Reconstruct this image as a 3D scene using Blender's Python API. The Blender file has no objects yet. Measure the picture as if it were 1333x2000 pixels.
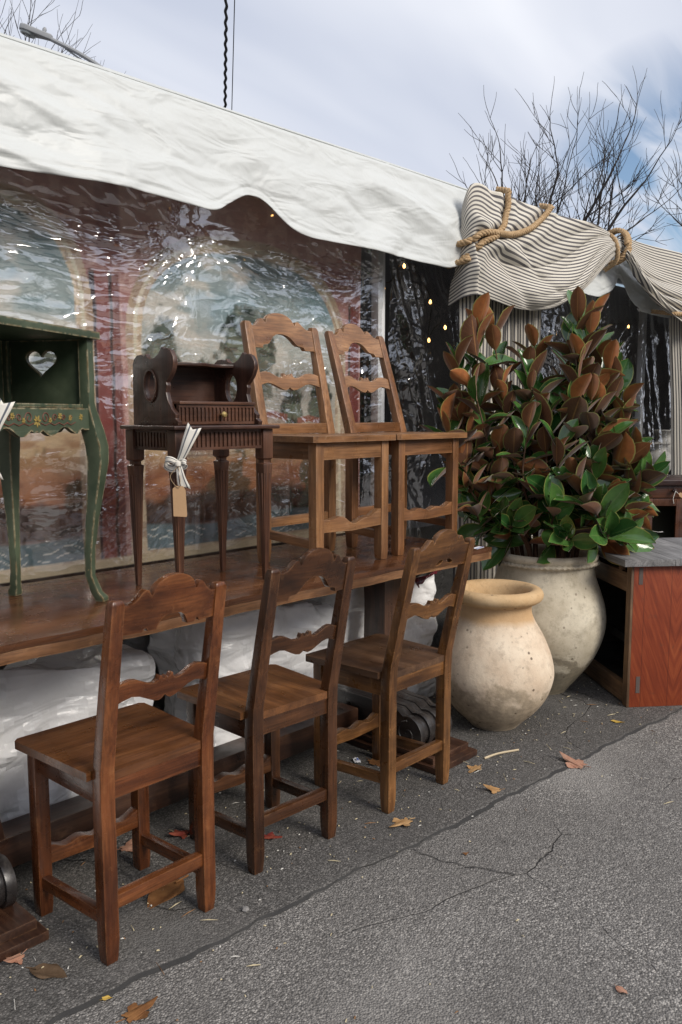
import bpy, bmesh, math, random
import numpy as np
from mathutils import Vector, Matrix, Euler, geometry
rad = math.radians
SC = bpy.context.scene
COL = SC.collection

# ------------------------------------------------------------------ camera
cd = bpy.data.cameras.new("camera")
cam = bpy.data.objects.new("camera", cd)
COL.objects.link(cam)
cd.sensor_fit = 'VERTICAL'; cd.sensor_height = 36.0; cd.lens = 36.0 * 1650 / 2000
cd.clip_start = 0.05; cd.clip_end = 2000
PITCH = math.atan(190 / 1650.0)
YAW = math.atan(1572.5 * math.cos(PITCH) / 1650.0)
c_, s_ = math.cos(YAW), math.sin(YAW)
Rv = Vector((s_, -c_, 0)); Fv = Vector((c_ * math.cos(PITCH), s_ * math.cos(PITCH), -math.sin(PITCH)))
Uv = Rv.cross(Fv)
m = Matrix((Rv, Uv, -Fv)).transposed().to_4x4(); m.translation = (0, 0, 1.30)
cam.matrix_world = m
SC.camera = cam

# ------------------------------------------------------------------ sky and sun
SUN_EL, SUN_AZ = 35.0, 274.0           # azimuth of the sun measured from +X, counter-clockwise
world = bpy.data.worlds.new("World"); SC.world = world; world.use_nodes = True
wn, wl = world.node_tree.nodes, world.node_tree.links
wn.clear()
def wnode(t, **k):
    n = wn.new(t)
    for a, b in k.items(): setattr(n, a, b)
    return n
def wmath(op, a, b=None, clamp=False):
    n = wnode('ShaderNodeMath', operation=op, use_clamp=clamp)
    for i, v in enumerate((a, b)):
        if v is None: continue
        if isinstance(v, (int, float)): n.inputs[i].default_value = v
        else: wl.new(v, n.inputs[i])
    return n.outputs[0]
sky = wnode('ShaderNodeTexSky', sky_type='NISHITA', sun_disc=False)
sky.sun_elevation = rad(SUN_EL); sky.sun_rotation = rad(90 - SUN_AZ)
sky.altitude = 50; sky.air_density = 1.0; sky.dust_density = 0.6; sky.ozone_density = 1.4
tc = wnode('ShaderNodeTexCoord')
sep = wnode('ShaderNodeSeparateXYZ'); wl.new(tc.outputs['Generated'], sep.inputs[0])
zc = wmath('ADD', wmath('MAXIMUM', sep.outputs[2], 0.0), 0.22)
comb = wnode('ShaderNodeCombineXYZ')
wl.new(wmath('DIVIDE', sep.outputs[0], zc), comb.inputs[0]); wl.new(wmath('DIVIDE', sep.outputs[1], zc), comb.inputs[1])
mp = wnode('ShaderNodeMapping'); mp.inputs['Rotation'].default_value = (0, 0, rad(-32)); mp.inputs['Scale'].default_value = (0.55, 1.7, 1)
wl.new(comb.outputs[0], mp.inputs[0])
n1 = wnode('ShaderNodeTexNoise'); n1.inputs['Scale'].default_value = 0.9; n1.inputs['Detail'].default_value = 4; n1.inputs['Roughness'].default_value = 0.5; n1.inputs['Distortion'].default_value = 0.5
wl.new(mp.outputs[0], n1.inputs['Vector'])
mp2 = wnode('ShaderNodeMapping'); mp2.inputs['Rotation'].default_value = (0, 0, rad(20)); mp2.inputs['Scale'].default_value = (1.0, 3.2, 1)
wl.new(comb.outputs[0], mp2.inputs[0])
n2 = wnode('ShaderNodeTexNoise'); n2.inputs['Scale'].default_value = 2.4; n2.inputs['Detail'].default_value = 6; n2.inputs['Distortion'].default_value = 0.8
wl.new(mp2.outputs[0], n2.inputs['Vector'])
dot = wnode('ShaderNodeVectorMath', operation='DOT_PRODUCT')
wl.new(tc.outputs['Generated'], dot.inputs[0]); dot.inputs[1].default_value = Vector((0.90, 0.375, 0.205)).normalized()
hole = wnode('ShaderNodeMapRange'); hole.inputs[1].default_value = 0.984; hole.inputs[2].default_value = 0.998
wl.new(dot.outputs['Value'], hole.inputs[0])
streak = wnode('ShaderNodeMapRange'); streak.inputs[1].default_value = 0.36; streak.inputs[2].default_value = 0.62
wl.new(n2.outputs[0], streak.inputs[0])
gap = wmath('MULTIPLY', hole.outputs[0], wmath('SUBTRACT', 1.0, wmath('MULTIPLY', streak.outputs[0], 0.9)))
cover = wmath('SUBTRACT', 0.93, gap, clamp=True)
cr = wnode('ShaderNodeValToRGB')
cr.color_ramp.elements[0].position = 0.33; cr.color_ramp.elements[0].color = (4.4, 4.75, 5.7, 1)
cr.color_ramp.elements[1].position = 0.68; cr.color_ramp.elements[1].color = (7.4, 7.5, 7.9, 1)
wl.new(n1.outputs[0], cr.inputs[0])
mixs = wnode('ShaderNodeMix', data_type='RGBA')
wl.new(cover, mixs.inputs[0]); wl.new(sky.outputs[0], mixs.inputs[6]); wl.new(cr.outputs[0], mixs.inputs[7])
bg = wnode('ShaderNodeBackground'); bg.inputs['Strength'].default_value = 0.1
wl.new(mixs.outputs[2], bg.inputs['Color'])
wo = wnode('ShaderNodeOutputWorld'); wl.new(bg.outputs[0], wo.inputs[0])

sd = bpy.data.lights.new("sun", 'SUN'); sd.energy = 2.2; sd.angle = rad(24); sd.color = (1.0, 0.93, 0.84)
sun = bpy.data.objects.new("sun", sd); COL.objects.link(sun)
sdir = Vector((math.cos(rad(SUN_AZ)) * math.cos(rad(SUN_EL)), math.sin(rad(SUN_AZ)) * math.cos(rad(SUN_EL)), math.sin(rad(SUN_EL))))
sun.rotation_euler = sdir.to_track_quat('Z', 'Y').to_euler()
sun.location = (0, -3, 8)
SC.view_settings.view_transform = 'Standard'; SC.view_settings.look = 'None'
SC.view_settings.exposure = 0.45; SC.view_settings.gamma = 1.0; SC.view_settings.use_curve_mapping = False
SC.render.engine = 'CYCLES'
SC.cycles.use_denoising = True
SC.cycles.transparent_max_bounces = 24; SC.cycles.max_bounces = 8

# ------------------------------------------------------------------ numpy noise
_rng = np.random.RandomState(7)
_T = _rng.rand(32, 32, 32)
def vnoise(x, y, z=0.0):
    x, y, z = np.broadcast_arrays(np.asarray(x, float), np.asarray(y, float), np.asarray(z, float))
    xi, yi, zi = np.floor(x).astype(int), np.floor(y).astype(int), np.floor(z).astype(int)
    fx, fy, fz = x - xi, y - yi, z - zi
    f = lambda t: t * t * t * (t * (t * 6 - 15) + 10)
    u, v, w = f(fx), f(fy), f(fz)
    g = lambda a, b, c: _T[(xi + a) & 31, (yi + b) & 31, (zi + c) & 31]
    a0 = (g(0,0,0) * (1-u) + g(1,0,0) * u) * (1-v) + (g(0,1,0) * (1-u) + g(1,1,0) * u) * v
    a1 = (g(0,0,1) * (1-u) + g(1,0,1) * u) * (1-v) + (g(0,1,1) * (1-u) + g(1,1,1) * u) * v
    return a0 * (1-w) + a1 * w
def fbm(x, y, z=0.0, o=4, gain=0.5):
    r, a, t, k = 0, 1.0, 0, 1.0
    for i in range(o):
        r = r + a * vnoise(np.asarray(x) * k + 3.7 * i, np.asarray(y) * k + 1.3 * i, np.asarray(z) * k + 7.1 * i); t += a
        a *= gain; k *= 2.03
    return r / t
def ridge(x, y, z=0.0, o=3):
    r, a, t, k = 0, 1.0, 0, 1.0
    for i in range(o):
        n = 1 - np.abs(2 * vnoise(np.asarray(x) * k + 5.1 * i, np.asarray(y) * k + 2.9 * i, np.asarray(z) * k + 1.7 * i) - 1)
        r = r + a * n ** 3; t += a; a *= 0.5; k *= 2.1
    return r / t
def crease(x, y, z=0.0):
    return 1 - np.abs(2 * vnoise(x, y, z) - 1)
def sstep(a, b, x):
    t = np.clip((np.asarray(x, float) - a) / (b - a), 0, 1)
    return t * t * (3 - 2 * t)

# ------------------------------------------------------------------ material helpers
class NT:
    def __init__(s, name):
        s.m = bpy.data.materials.new(name); s.m.use_nodes = True
        s.n, s.l = s.m.node_tree.nodes, s.m.node_tree.links
        s.n.clear()
        s.out = s.n.new('ShaderNodeOutputMaterial')
        s.p = s.n.new('ShaderNodeBsdfPrincipled'); s.l.new(s.p.outputs[0], s.out.inputs[0])
    def new(s, t, **k):
        n = s.n.new(t)
        for a, b in k.items(): setattr(n, a, b)
        return n
    def put(s, sock, v):
        if v is None: return
        if isinstance(v, (int, float)): sock.default_value = v
        elif isinstance(v, (tuple, list)): sock.default_value = v if len(v) == len(sock.default_value) else (*v, 1)
        else: s.l.new(v, sock)
    def math(s, op, a, b=None, clamp=False):
        n = s.new('ShaderNodeMath', operation=op, use_clamp=clamp); s.put(n.inputs[0], a); s.put(n.inputs[1], b); return n.outputs[0]
    def coord(s, scale=(1,1,1), rot=(0,0,0), kind='Object', jitter=0.0, loc=(0,0,0)):
        t = s.new('ShaderNodeTexCoord').outputs[kind]
        if jitter:
            oi = s.new('ShaderNodeObjectInfo').outputs['Random']
            a = s.new('ShaderNodeVectorMath', operation='ADD'); s.l.new(t, a.inputs[0])
            cx = s.new('ShaderNodeCombineXYZ')
            for i in range(3): s.l.new(s.math('MULTIPLY', oi, jitter * (1 + 0.37 * i)), cx.inputs[i])
            s.l.new(cx.outputs[0], a.inputs[1]); t = a.outputs[0]
        mpn = s.new('ShaderNodeMapping'); s.l.new(t, mpn.inputs[0])
        mpn.inputs['Scale'].default_value = scale; mpn.inputs['Rotation'].default_value = rot; mpn.inputs['Location'].default_value = loc
        return mpn.outputs[0]
    def noise(s, vec, scale=1.0, detail=4, rough=0.5, dist=0.0):
        n = s.new('ShaderNodeTexNoise'); s.l.new(vec, n.inputs['Vector'])
        for k, v in (('Scale', scale), ('Detail', detail), ('Roughness', rough), ('Distortion', dist)): n.inputs[k].default_value = v
        return n.outputs[0]
    def voro(s, vec, scale=1.0, out='Distance', feature='F1'):
        n = s.new('ShaderNodeTexVoronoi', feature=feature); s.l.new(vec, n.inputs['Vector']); n.inputs['Scale'].default_value = scale
        return n.outputs[out]
    def ramp(s, fac, stops, interp='LINEAR'):
        n = s.new('ShaderNodeValToRGB'); n.color_ramp.interpolation = interp
        e = n.color_ramp.elements
        while len(e) < len(stops): e.new(0.5)
        for el, (p, c) in zip(e, stops):
            el.position = p; el.color = (c, c, c, 1) if isinstance(c, (int, float)) else (*c, 1)
        s.put(n.inputs[0], fac); return n.outputs[0]
    def range(s, v, a, b, c=0.0, d=1.0):
        n = s.new('ShaderNodeMapRange'); s.put(n.inputs[0], v)
        for i, q in enumerate((a, b, c, d)): n.inputs[i + 1].default_value = q
        return n.outputs[0]
    def mix(s, fac, a, b, blend='MIX'):
        n = s.new('ShaderNodeMix', data_type='RGBA', blend_type=blend); s.put(n.inputs[0], fac)
        s.put(n.inputs[6], a); s.put(n.inputs[7], b); return n.outputs[2]
    def base(s, col, rough=0.5, spec=0.5, metal=0.0):
        s.put(s.p.inputs['Base Color'], col); s.put(s.p.inputs['Roughness'], rough)
        s.put(s.p.inputs['Specular IOR Level'], spec); s.put(s.p.inputs['Metallic'], metal)
    def bump(s, h, strength=0.3, dist=0.01):
        b = s.new('ShaderNodeBump'); b.inputs['Strength'].default_value = strength; b.inputs['Distance'].default_value = dist
        s.put(b.inputs['Height'], h); s.l.new(b.outputs[0], s.p.inputs['Normal']); return b

def wood(name, dark, mid, light, axis='X', rough=0.42, grime=0.55, coarse=1.0, wear=0.0, wearcol=(0.35, 0.2, 0.1), edge=0.0):
    t = NT(name)
    al, ac = 1.6 * coarse, 17.0 * coarse
    sc = {'X': (al, ac, ac), 'Y': (ac, al, ac), 'Z': (ac, ac, al)}[axis]
    v = t.coord(sc, jitter=5.0)
    g = t.noise(v, 1.0, 6, 0.62, 0.7)
    col = t.ramp(g, [(0.28, dark), (0.5, mid), (0.72, light)])
    fs = {'X': (7, 190, 190), 'Y': (190, 7, 190), 'Z': (190, 190, 7)}[axis]
    fine = t.noise(t.coord(fs, jitter=5.0), 1.0, 3, 0.6)
    col = t.mix(t.range(fine, 0.3, 0.6, 0.55, 0.0), col, tuple(0.35 * c for c in dark))
    big = t.noise(t.coord((1,1,1), jitter=9.0), 6.5, 5, 0.6)
    col = t.mix(t.range(big, 0.42, 0.68, 0.0, grime), col, tuple(0.4 * c for c in dark))
    if wear:
        wn_ = t.noise(t.coord((1,1,1), jitter=3.0), 22, 6, 0.7)
        col = t.mix(t.range(wn_, 0.60, 0.72, 0.0, wear), col, wearcol)
    if wear:
        bv = t.new('ShaderNodeBevel', samples=3); bv.inputs['Radius'].default_value = .0055
        ge = t.new('ShaderNodeNewGeometry'); d = t.new('ShaderNodeVectorMath', operation='DOT_PRODUCT'); t.l.new(bv.outputs[0], d.inputs[0]); t.l.new(ge.outputs['True Normal'], d.inputs[1])
        e = t.math('MULTIPLY', t.range(d.outputs['Value'], .985, .86, 0, .75), t.range(t.noise(t.coord(jitter=4.0), 24, 4, .65), .40, .60))
        col = t.mix(e, col, wearcol)
    t.base(col, t.range(t.noise(t.coord(jitter=2.0), 14, 4), 0.3, 0.7, rough - 0.13, rough + 0.12), 0.6)
    t.bump(t.math('ADD', t.math('MULTIPLY', fine, 0.5), t.noise(t.coord(jitter=1.0), 30, 4)), 0.22, 0.003)
    return t.m
def wood3(name, dark, mid, light, **k):
    return {a: wood(f"{name} {a}", dark, mid, light, axis=a, **k) for a in 'XYZ'}

# ------------------------------------------------------------------ mesh helpers
class MB:
    def __init__(s): s.v, s.f, s.mi, s.uv = [], [], [], []
    def add(s, vs, fs, mi=0, uv=None):
        o = len(s.v); s.v += [tuple(p) for p in vs]
        for f in fs:
            s.f.append([o + i for i in f]); s.mi.append(mi)
            s.uv.append([uv[i] for i in f] if uv is not None else None)
        return s
    def box(s, x0, x1, y0, y1, z0, z1, mi=0, rot=None, piv=None):
        vs = [Vector((x, y, z)) for z in (z0, z1) for y in (y0, y1) for x in (x0, x1)]
        if rot is not None:
            p = Vector(piv) if piv is not None else Vector(((x0+x1)/2, (y0+y1)/2, (z0+z1)/2))
            vs = [p + rot @ (q - p) for q in vs]
        return s.add(vs, [(0,2,3,1), (4,5,7,6), (0,1,5,4), (2,6,7,3), (0,4,6,2), (1,3,7,5)], mi)
    def loft(s, rings, mi=0, cap=True):
        n = len(rings[0]); vs = [p for r in rings for p in r]; fs = []
        for k in range(len(rings) - 1):
            for i in range(n):
                j = (i + 1) % n
                fs.append((k*n+i, k*n+j, (k+1)*n+j, (k+1)*n+i))
        if cap: fs.append(tuple(range(n))[::-1]); fs.append(tuple((len(rings)-1)*n + i for i in range(n)))
        return s.add(vs, fs, mi)
    def post(s, st, mi=0):          # stations (cx, cy, z, wx, wy)
        return s.loft([[(cx - wx/2, cy - wy/2, z), (cx + wx/2, cy - wy/2, z), (cx + wx/2, cy + wy/2, z), (cx - wx/2, cy + wy/2, z)] for cx, cy, z, wx, wy in st], mi)
    def bar(s, p0, p1, w, h, mi=0): # square bar between two points, h vertical
        p0, p1 = Vector(p0), Vector(p1); d = (p1 - p0).normalized()
        r = d.cross(Vector((0,0,1)))
        r = r.normalized() if r.length > 1e-4 else Vector((1,0,0)); u = r.cross(d)
        return s.loft([[p - r*w/2 - u*h/2, p + r*w/2 - u*h/2, p + r*w/2 + u*h/2, p - r*w/2 + u*h/2] for p in (p0, p1)], mi)
    def tube(s, pts, rads, n=8, mi=0, cap=True):
        pts = [Vector(p) for p in pts]
        if isinstance(rads, (int, float)): rads = [rads] * len(pts)
        rings = []; up = None
        for i, p in enumerate(pts):
            d = (pts[min(i+1, len(pts)-1)] - pts[max(i-1, 0)]).normalized()
            if up is None: up = d.orthogonal().normalized()
            up = (up - d * up.dot(d)).normalized(); b = d.cross(up)
            rings.append([p + (up * math.cos(2*math.pi*k/n) + b * math.sin(2*math.pi*k/n)) * rads[i] for k in range(n)])
        return s.loft(rings, mi, cap)
    def lathe(s, prof, n=48, mi=0, c=(0,0,0), closed=False):
        vs, fs = [], []
        for r, z in prof:
            for k in range(n):
                a = 2*math.pi*k/n; vs.append((c[0] + r*math.cos(a), c[1] + r*math.sin(a), c[2] + z))
        for i in range(len(prof) - 1):
            for k in range(n):
                j = (k + 1) % n; fs.append((i*n+k, i*n+j, (i+1)*n+j, (i+1)*n+k))
        if not closed:
            fs.append(tuple(range(n))[::-1]); fs.append(tuple((len(prof)-1)*n + k for k in range(n)))
        return s.add(vs, fs, mi)
    def grid(s, P, uv=None, mi=0, wrap=False):    # P: array (nu, nv, 3)
        nu, nv = P.shape[:2]; vs = P.reshape(-1, 3).tolist(); fs = []
        for i in range(nu - 1):
            for j in range(nv - 1 + (1 if wrap else 0)):
                k = (j + 1) % nv; fs.append((i*nv+j, (i+1)*nv+j, (i+1)*nv+k, i*nv+k))
        return s.add(vs, fs, mi, uv.reshape(-1, 2).tolist() if uv is not None else None)
    def prism(s, loops, t, f, mi=0):
        """plate of thickness t from 2-D loops (first outer, others holes); f(u, v, w) gives the 3-D point"""
        flat = [p for L in loops for p in L]
        tri = geometry.tessellate_polygon([[Vector((u, v, 0)) for u, v in L] for L in loops])
        n = len(flat); vs = [f(u, v, -t/2) for u, v in flat] + [f(u, v, t/2) for u, v in flat]
        fs = [tuple(q) for q in tri] + [tuple(n + i for i in reversed(q)) for q in tri]
        o = 0
        for L in loops:
            k = len(L)
            for i in range(k): j = (i + 1) % k; fs.append((o+i, o+j, n+o+j, n+o+i))
            o += k
        return s.add(vs, fs, mi)
    def mesh(s, name, bevel=0.0, seg=2, smooth=38, weld=False, recalc=True):
        me = bpy.data.meshes.new(name); me.from_pydata(s.v, [], s.f)
        for p, k in zip(me.polygons, s.mi): p.material_index = k
        if any(u is not None for u in s.uv):
            ul = me.uv_layers.new(name="UVMap"); i = 0
            for u, f in zip(s.uv, s.f):
                for q in (u or [(0.0, 0.5)] * len(f)): ul.data[i].uv = q; i += 1
        bm = bmesh.new(); bm.from_mesh(me)
        if weld: bmesh.ops.remove_doubles(bm, verts=bm.verts, dist=1e-5)
        if recalc: bmesh.ops.recalc_face_normals(bm, faces=bm.faces)
        if bevel:
            ed = [e for e in bm.edges if len(e.link_faces) == 2 and e.calc_face_angle(0) > rad(32)]
            bmesh.ops.bevel(bm, geom=ed, offset=bevel, segments=seg, profile=0.6, affect='EDGES', clamp_overlap=True)
        bm.to_mesh(me); bm.free()
        if smooth:
            me.polygons.foreach_set('use_smooth', [True] * len(me.polygons)); me.set_sharp_from_angle(angle=rad(smooth))
        return me
    def build(s, name, mat, parent=None, label=None, **k):
        return obj(name, s.mesh(name, **k), mat, parent, label)
def obj(name, me, mat, parent=None, label=None):
    for mm in (mat if isinstance(mat, (list, tuple)) else [mat]): me.materials.append(mm)
    o = bpy.data.objects.new(name, me); COL.objects.link(o)
    if parent: o.parent = parent
    if label: o['label'] = label
    return o
def tag(o, label, cat, group=None, kind=None):
    o['label'] = label
    if cat: o['category'] = cat
    if group: o['group'] = group
    if kind: o['kind'] = kind
    return o
def thing(name, label, cat, loc=(0,0,0), rz=0.0, group=None):
    o = bpy.data.objects.new(name, None); COL.objects.link(o); o.empty_display_size = 0.1
    o.location = loc; o.rotation_euler = (0, 0, rz)
    return tag(o, label, cat, group)
def structure(o, label): o['kind'] = 'structure'; o['label'] = label; return o
def grid_mesh(name, P, uv=None, cols=None, smooth=True):
    nu, nv = P.shape[:2]; me = bpy.data.meshes.new(name)
    i, j = np.meshgrid(np.arange(nu-1), np.arange(nv-1), indexing='ij')
    q = np.stack([i*nv+j, (i+1)*nv+j, (i+1)*nv+j+1, i*nv+j+1], -1).reshape(-1, 4)
    me.vertices.add(nu*nv); me.vertices.foreach_set('co', P.reshape(-1).astype(np.float32))
    me.loops.add(q.size); me.loops.foreach_set('vertex_index', q.reshape(-1).astype(np.int32))
    me.polygons.add(len(q)); me.polygons.foreach_set('loop_start', np.arange(0, q.size, 4, dtype=np.int32))
    me.polygons.foreach_set('use_smooth', np.full(len(q), smooth))
    if uv is not None:
        ul = me.uv_layers.new(name="UVMap"); ul.data.foreach_set('uv', uv.reshape(-1, 2)[q.reshape(-1)].reshape(-1).astype(np.float32))
    me.update(calc_edges=True); me.validate()
    if cols is not None:
        a = me.color_attributes.new("paint", 'FLOAT_COLOR', 'POINT')
        a.data.foreach_set('color', np.concatenate([cols.reshape(-1, 3), np.ones((nu*nv, 1))], 1).reshape(-1).astype(np.float32))
    return me
def smooth_path(pts, n):
    pts = [Vector(p) for p in pts]; P = [pts[0]*2 - pts[1]] + pts + [pts[-1]*2 - pts[-2]]; out = []
    for k in range(len(pts) - 1):
        a, b, c, d = P[k:k+4]
        for i in range(n):
            t = i / n
            out.append(0.5*((2*b) + (c-a)*t + (2*a-5*b+4*c-d)*t*t + (3*b-a-3*c+d)*t**3))
    out.append(pts[-1]); return out

# ------------------------------------------------------------------ shared materials
def m_asphalt(name, dark, mid, light, chip, seed, contrast=1.0):
    t = NT(name); v = t.coord(kind='Object', loc=(seed, seed * 2, 0))
    cells = t.voro(v, 190.0, 'Color'); d = t.voro(v, 190.0, 'Distance')
    sepc = t.new('ShaderNodeSeparateColor'); t.l.new(cells, sepc.inputs[0])
    col = t.ramp(sepc.outputs[0], [(0.0, dark), (0.45, mid), (0.80, light), (0.97, chip)])
    col = t.mix(t.range(d, 0.45, 0.75, 0, 0.75), col, tuple(0.35 * c for c in dark))
    c2 = t.voro(t.coord(kind='Object', loc=(seed + 1, 7, 0)), 62.0, 'Color'); s2 = t.new('ShaderNodeSeparateColor'); t.l.new(c2, s2.inputs[0]); d2 = t.voro(t.coord(kind='Object', loc=(seed + 1, 7, 0)), 62.0, 'Distance')
    big_ = t.math('MULTIPLY', t.range(s2.outputs[1], .62, .66), t.range(d2, .42, .30)); col = t.mix(t.math('MULTIPLY', big_, .75), col, t.ramp(s2.outputs[0], [(0, tuple(.6 * q for q in dark)), (.4, mid), (.7, light), (1, chip)]))
    small = t.noise(v, 420, 2, 0.6); col = t.mix(t.range(small, 0.35, 0.65, 0.0, 0.35), col, dark)
    patch = t.noise(v, 1.6, 6, 0.68, 0.8)
    col = t.mix(t.range(patch, 0.36, 0.66, 0.0, 0.62), col, dark)
    pale = t.noise(t.coord(kind='Object', loc=(9 + seed, 3, 0)), 1.4, 4, 0.6)
    col = t.mix(t.range(pale, 0.50, 0.70, 0.0, 0.42), col, light)
    stain = t.noise(t.coord(kind='Object', loc=(2, 31 + seed, 0)), 6.0, 3, 0.5, 0.4)
    col = t.mix(t.range(stain, 0.69, 0.76, 0.0, 0.6), col, tuple(0.4 * c for c in dark))
    # wandering cracks
    wv = t.new('ShaderNodeVectorMath', operation='ADD'); t.l.new(v, wv.inputs[0])
    wob = t.new('ShaderNodeTexNoise'); t.l.new(v, wob.inputs['Vector']); wob.inputs['Scale'].default_value = 3.5; wob.inputs['Detail'].default_value = 5
    sc = t.new('ShaderNodeVectorMath', operation='SCALE'); t.l.new(wob.outputs['Color'], sc.inputs[0]); sc.inputs['Scale'].default_value = 0.15
    t.l.new(sc.outputs[0], wv.inputs[1])
    crack = t.voro(wv.outputs[0], 1.25, 'Distance', 'DISTANCE_TO_EDGE')
    ck = t.range(crack, 0.0, 0.005, 1.0, 0.0)
    cmask = t.range(t.noise(v, 1.1, 3), 0.48, 0.62, 0.0, 1.0)
    ck = t.math('MULTIPLY', ck, cmask)
    col = t.mix(t.math('MULTIPLY', ck, 0.40), col, (0.012, 0.012, 0.012))
    t.base(col, 0.82, 0.35)
    h = t.math('SUBTRACT', t.math('MULTIPLY', t.math('SUBTRACT', 1.0, d), contrast), t.math('MULTIPLY', ck, 3.0))
    t.bump(h, 0.75, 0.006)
    return t.m
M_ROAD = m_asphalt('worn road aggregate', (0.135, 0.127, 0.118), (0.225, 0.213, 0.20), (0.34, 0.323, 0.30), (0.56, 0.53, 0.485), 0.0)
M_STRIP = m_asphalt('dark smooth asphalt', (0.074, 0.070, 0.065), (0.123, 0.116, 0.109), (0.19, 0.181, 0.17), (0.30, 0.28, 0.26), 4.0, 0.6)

def m_tarp(name, col, rough=0.42, bumps=0.35, crumple=0.0, cs=(1, 1, 1)):
    t = NT(name); v = t.coord()
    dirt = t.noise(t.coord((1, 1, 3)), 3.0, 5, 0.6)
    c = t.mix(t.range(dirt, 0.5, 0.75, 0, 0.25), col, tuple(0.72 * q for q in col))
    t.base(c, rough, 0.45)
    a = t.noise(t.coord((1.2, 1.2, 3.5), rot=(0, rad(25), 0)), 3.0, 2, 0.5, 1.2)
    b = t.noise(v, 60, 3)
    h = t.math('ADD', a, t.math('MULTIPLY', b, 0.06))
    for k, (sc, am) in enumerate(((3.0, 1.0), (5.5, -.55), (9, .28)) if crumple else ()):
        q = t.noise(t.coord(cs, rot=(0, rad(28 + 9 * k), 0), loc=(k * 3.3, k, 1)), sc, 1, .5, .9)
        h = t.math('ADD', h, t.math('MULTIPLY', t.math('ABSOLUTE', t.math('SUBTRACT', q, .5)), am * crumple))
    t.bump(h, bumps, 0.02 if not crumple else 0.06)
    return t.m
M_ROOF = m_tarp('white tent vinyl', (0.58, 0.60, 0.59), 0.45, 0.30, 0.75, (.45, 1, 1.25))
M_BAG = m_tarp('white plastic wrap', (0.93, 0.93, 0.93), 0.24, 0.45, 0.8)

def m_clear(name, scale, strength, gloss, seams):
    t = NT(name); n = t.n; n.remove(t.p)
    tr = t.new('ShaderNodeBsdfTransparent'); tr.inputs[0].default_value = (0.96, 0.965, 0.97, 1)
    gl = t.new('ShaderNodeBsdfGlossy'); gl.inputs['Roughness'].default_value = 0.07; gl.inputs['Color'].default_value = (1, 1, 1, 1)
    a = t.noise(t.coord(scale, rot=(0, rad(6), 0)), 1.0, 2, 0.45, 1.2)
    b = t.noise(t.coord(tuple(2.7 * q for q in scale)), 1.0, 2, 0.5, 0.8)
    msk = t.range(t.noise(t.coord((1.0, 1.0, 1.6), loc=(3, 0, 7)), 1.7, 4, .6, .8), .44, .62, .10, 1.0)
    if seams:
        zz_ = t.new('ShaderNodeSeparateXYZ'); t.l.new(t.new('ShaderNodeTexCoord').outputs['Object'], zz_.inputs[0])
        msk = t.math('MULTIPLY', msk, t.range(zz_.outputs[2], .95, 1.5, .35, 1.0))
    a = t.math('ADD', a, t.math('MULTIPLY', t.math('POWER', t.math('SUBTRACT', 1.0, t.math('ABSOLUTE', t.math('SUBTRACT', t.math('MULTIPLY', t.noise(t.coord(tuple(.6 * q for q in scale), rot=(0, rad(-14), 0), loc=(5, 0, 2)), 1.0, 1, .5, 1.0), 2.0), 1.0))), 3.0), 0.9))
    h = t.math('MULTIPLY', msk, t.math('ADD', a, t.math('MULTIPLY', b, 0.10)))
    bp = t.new('ShaderNodeBump'); bp.inputs['Strength'].default_value = strength; bp.inputs['Distance'].default_value = 0.012
    t.l.new(h, bp.inputs['Height']); t.l.new(bp.outputs[0], gl.inputs['Normal'])
    ge = t.new('ShaderNodeNewGeometry'); d = t.new('ShaderNodeVectorMath', operation='DOT_PRODUCT')
    t.l.new(bp.outputs[0], d.inputs[0]); t.l.new(ge.outputs['Incoming'], d.inputs[1])
    ca = t.math('SUBTRACT', 1.0, t.math('ABSOLUTE', d.outputs['Value']), True)
    fac = t.math('ADD', t.math('MULTIPLY', t.math('POWER', ca, 4.0), 0.9), gloss, True)
    mx = t.new('ShaderNodeMixShader'); t.l.new(fac, mx.inputs[0]); t.l.new(tr.outputs[0], mx.inputs[1]); t.l.new(gl.outputs[0], mx.inputs[2])
    t.l.new(mx.outputs[0], t.out.inputs[0])
    return t.m
M_CLEAR = m_clear('crinkled clear vinyl', (5.5, 1, 14.5), 1.0, 0.30, True)
M_CLEAR2 = m_clear('draped clear vinyl', (6, 1, 3.4), 1.0, 0.24, False)

def m_plain(name, col, rough=0.5, var=0.25, scale=12, bump=0.1, spec=0.5, metal=0.0):
    t = NT(name); v = t.coord(jitter=3.0)
    c = t.mix(t.range(t.noise(v, scale, 5, 0.6), 0.35, 0.7, 0, var), col, tuple(0.55 * q for q in col))
    t.base(c, rough, spec, metal); t.bump(t.noise(v, scale * 6, 3), bump, 0.004); return t.m
M_FRAME = m_plain('white frame metal', (0.72, 0.73, 0.73), 0.4, 0.12)
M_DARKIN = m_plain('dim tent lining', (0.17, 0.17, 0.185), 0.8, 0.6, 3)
M_METAL = m_plain('grey lamp metal', (0.30, 0.31, 0.32), 0.5, 0.2)
M_BLACK = m_plain('black cable rubber', (0.015, 0.015, 0.016), 0.6)

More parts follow.
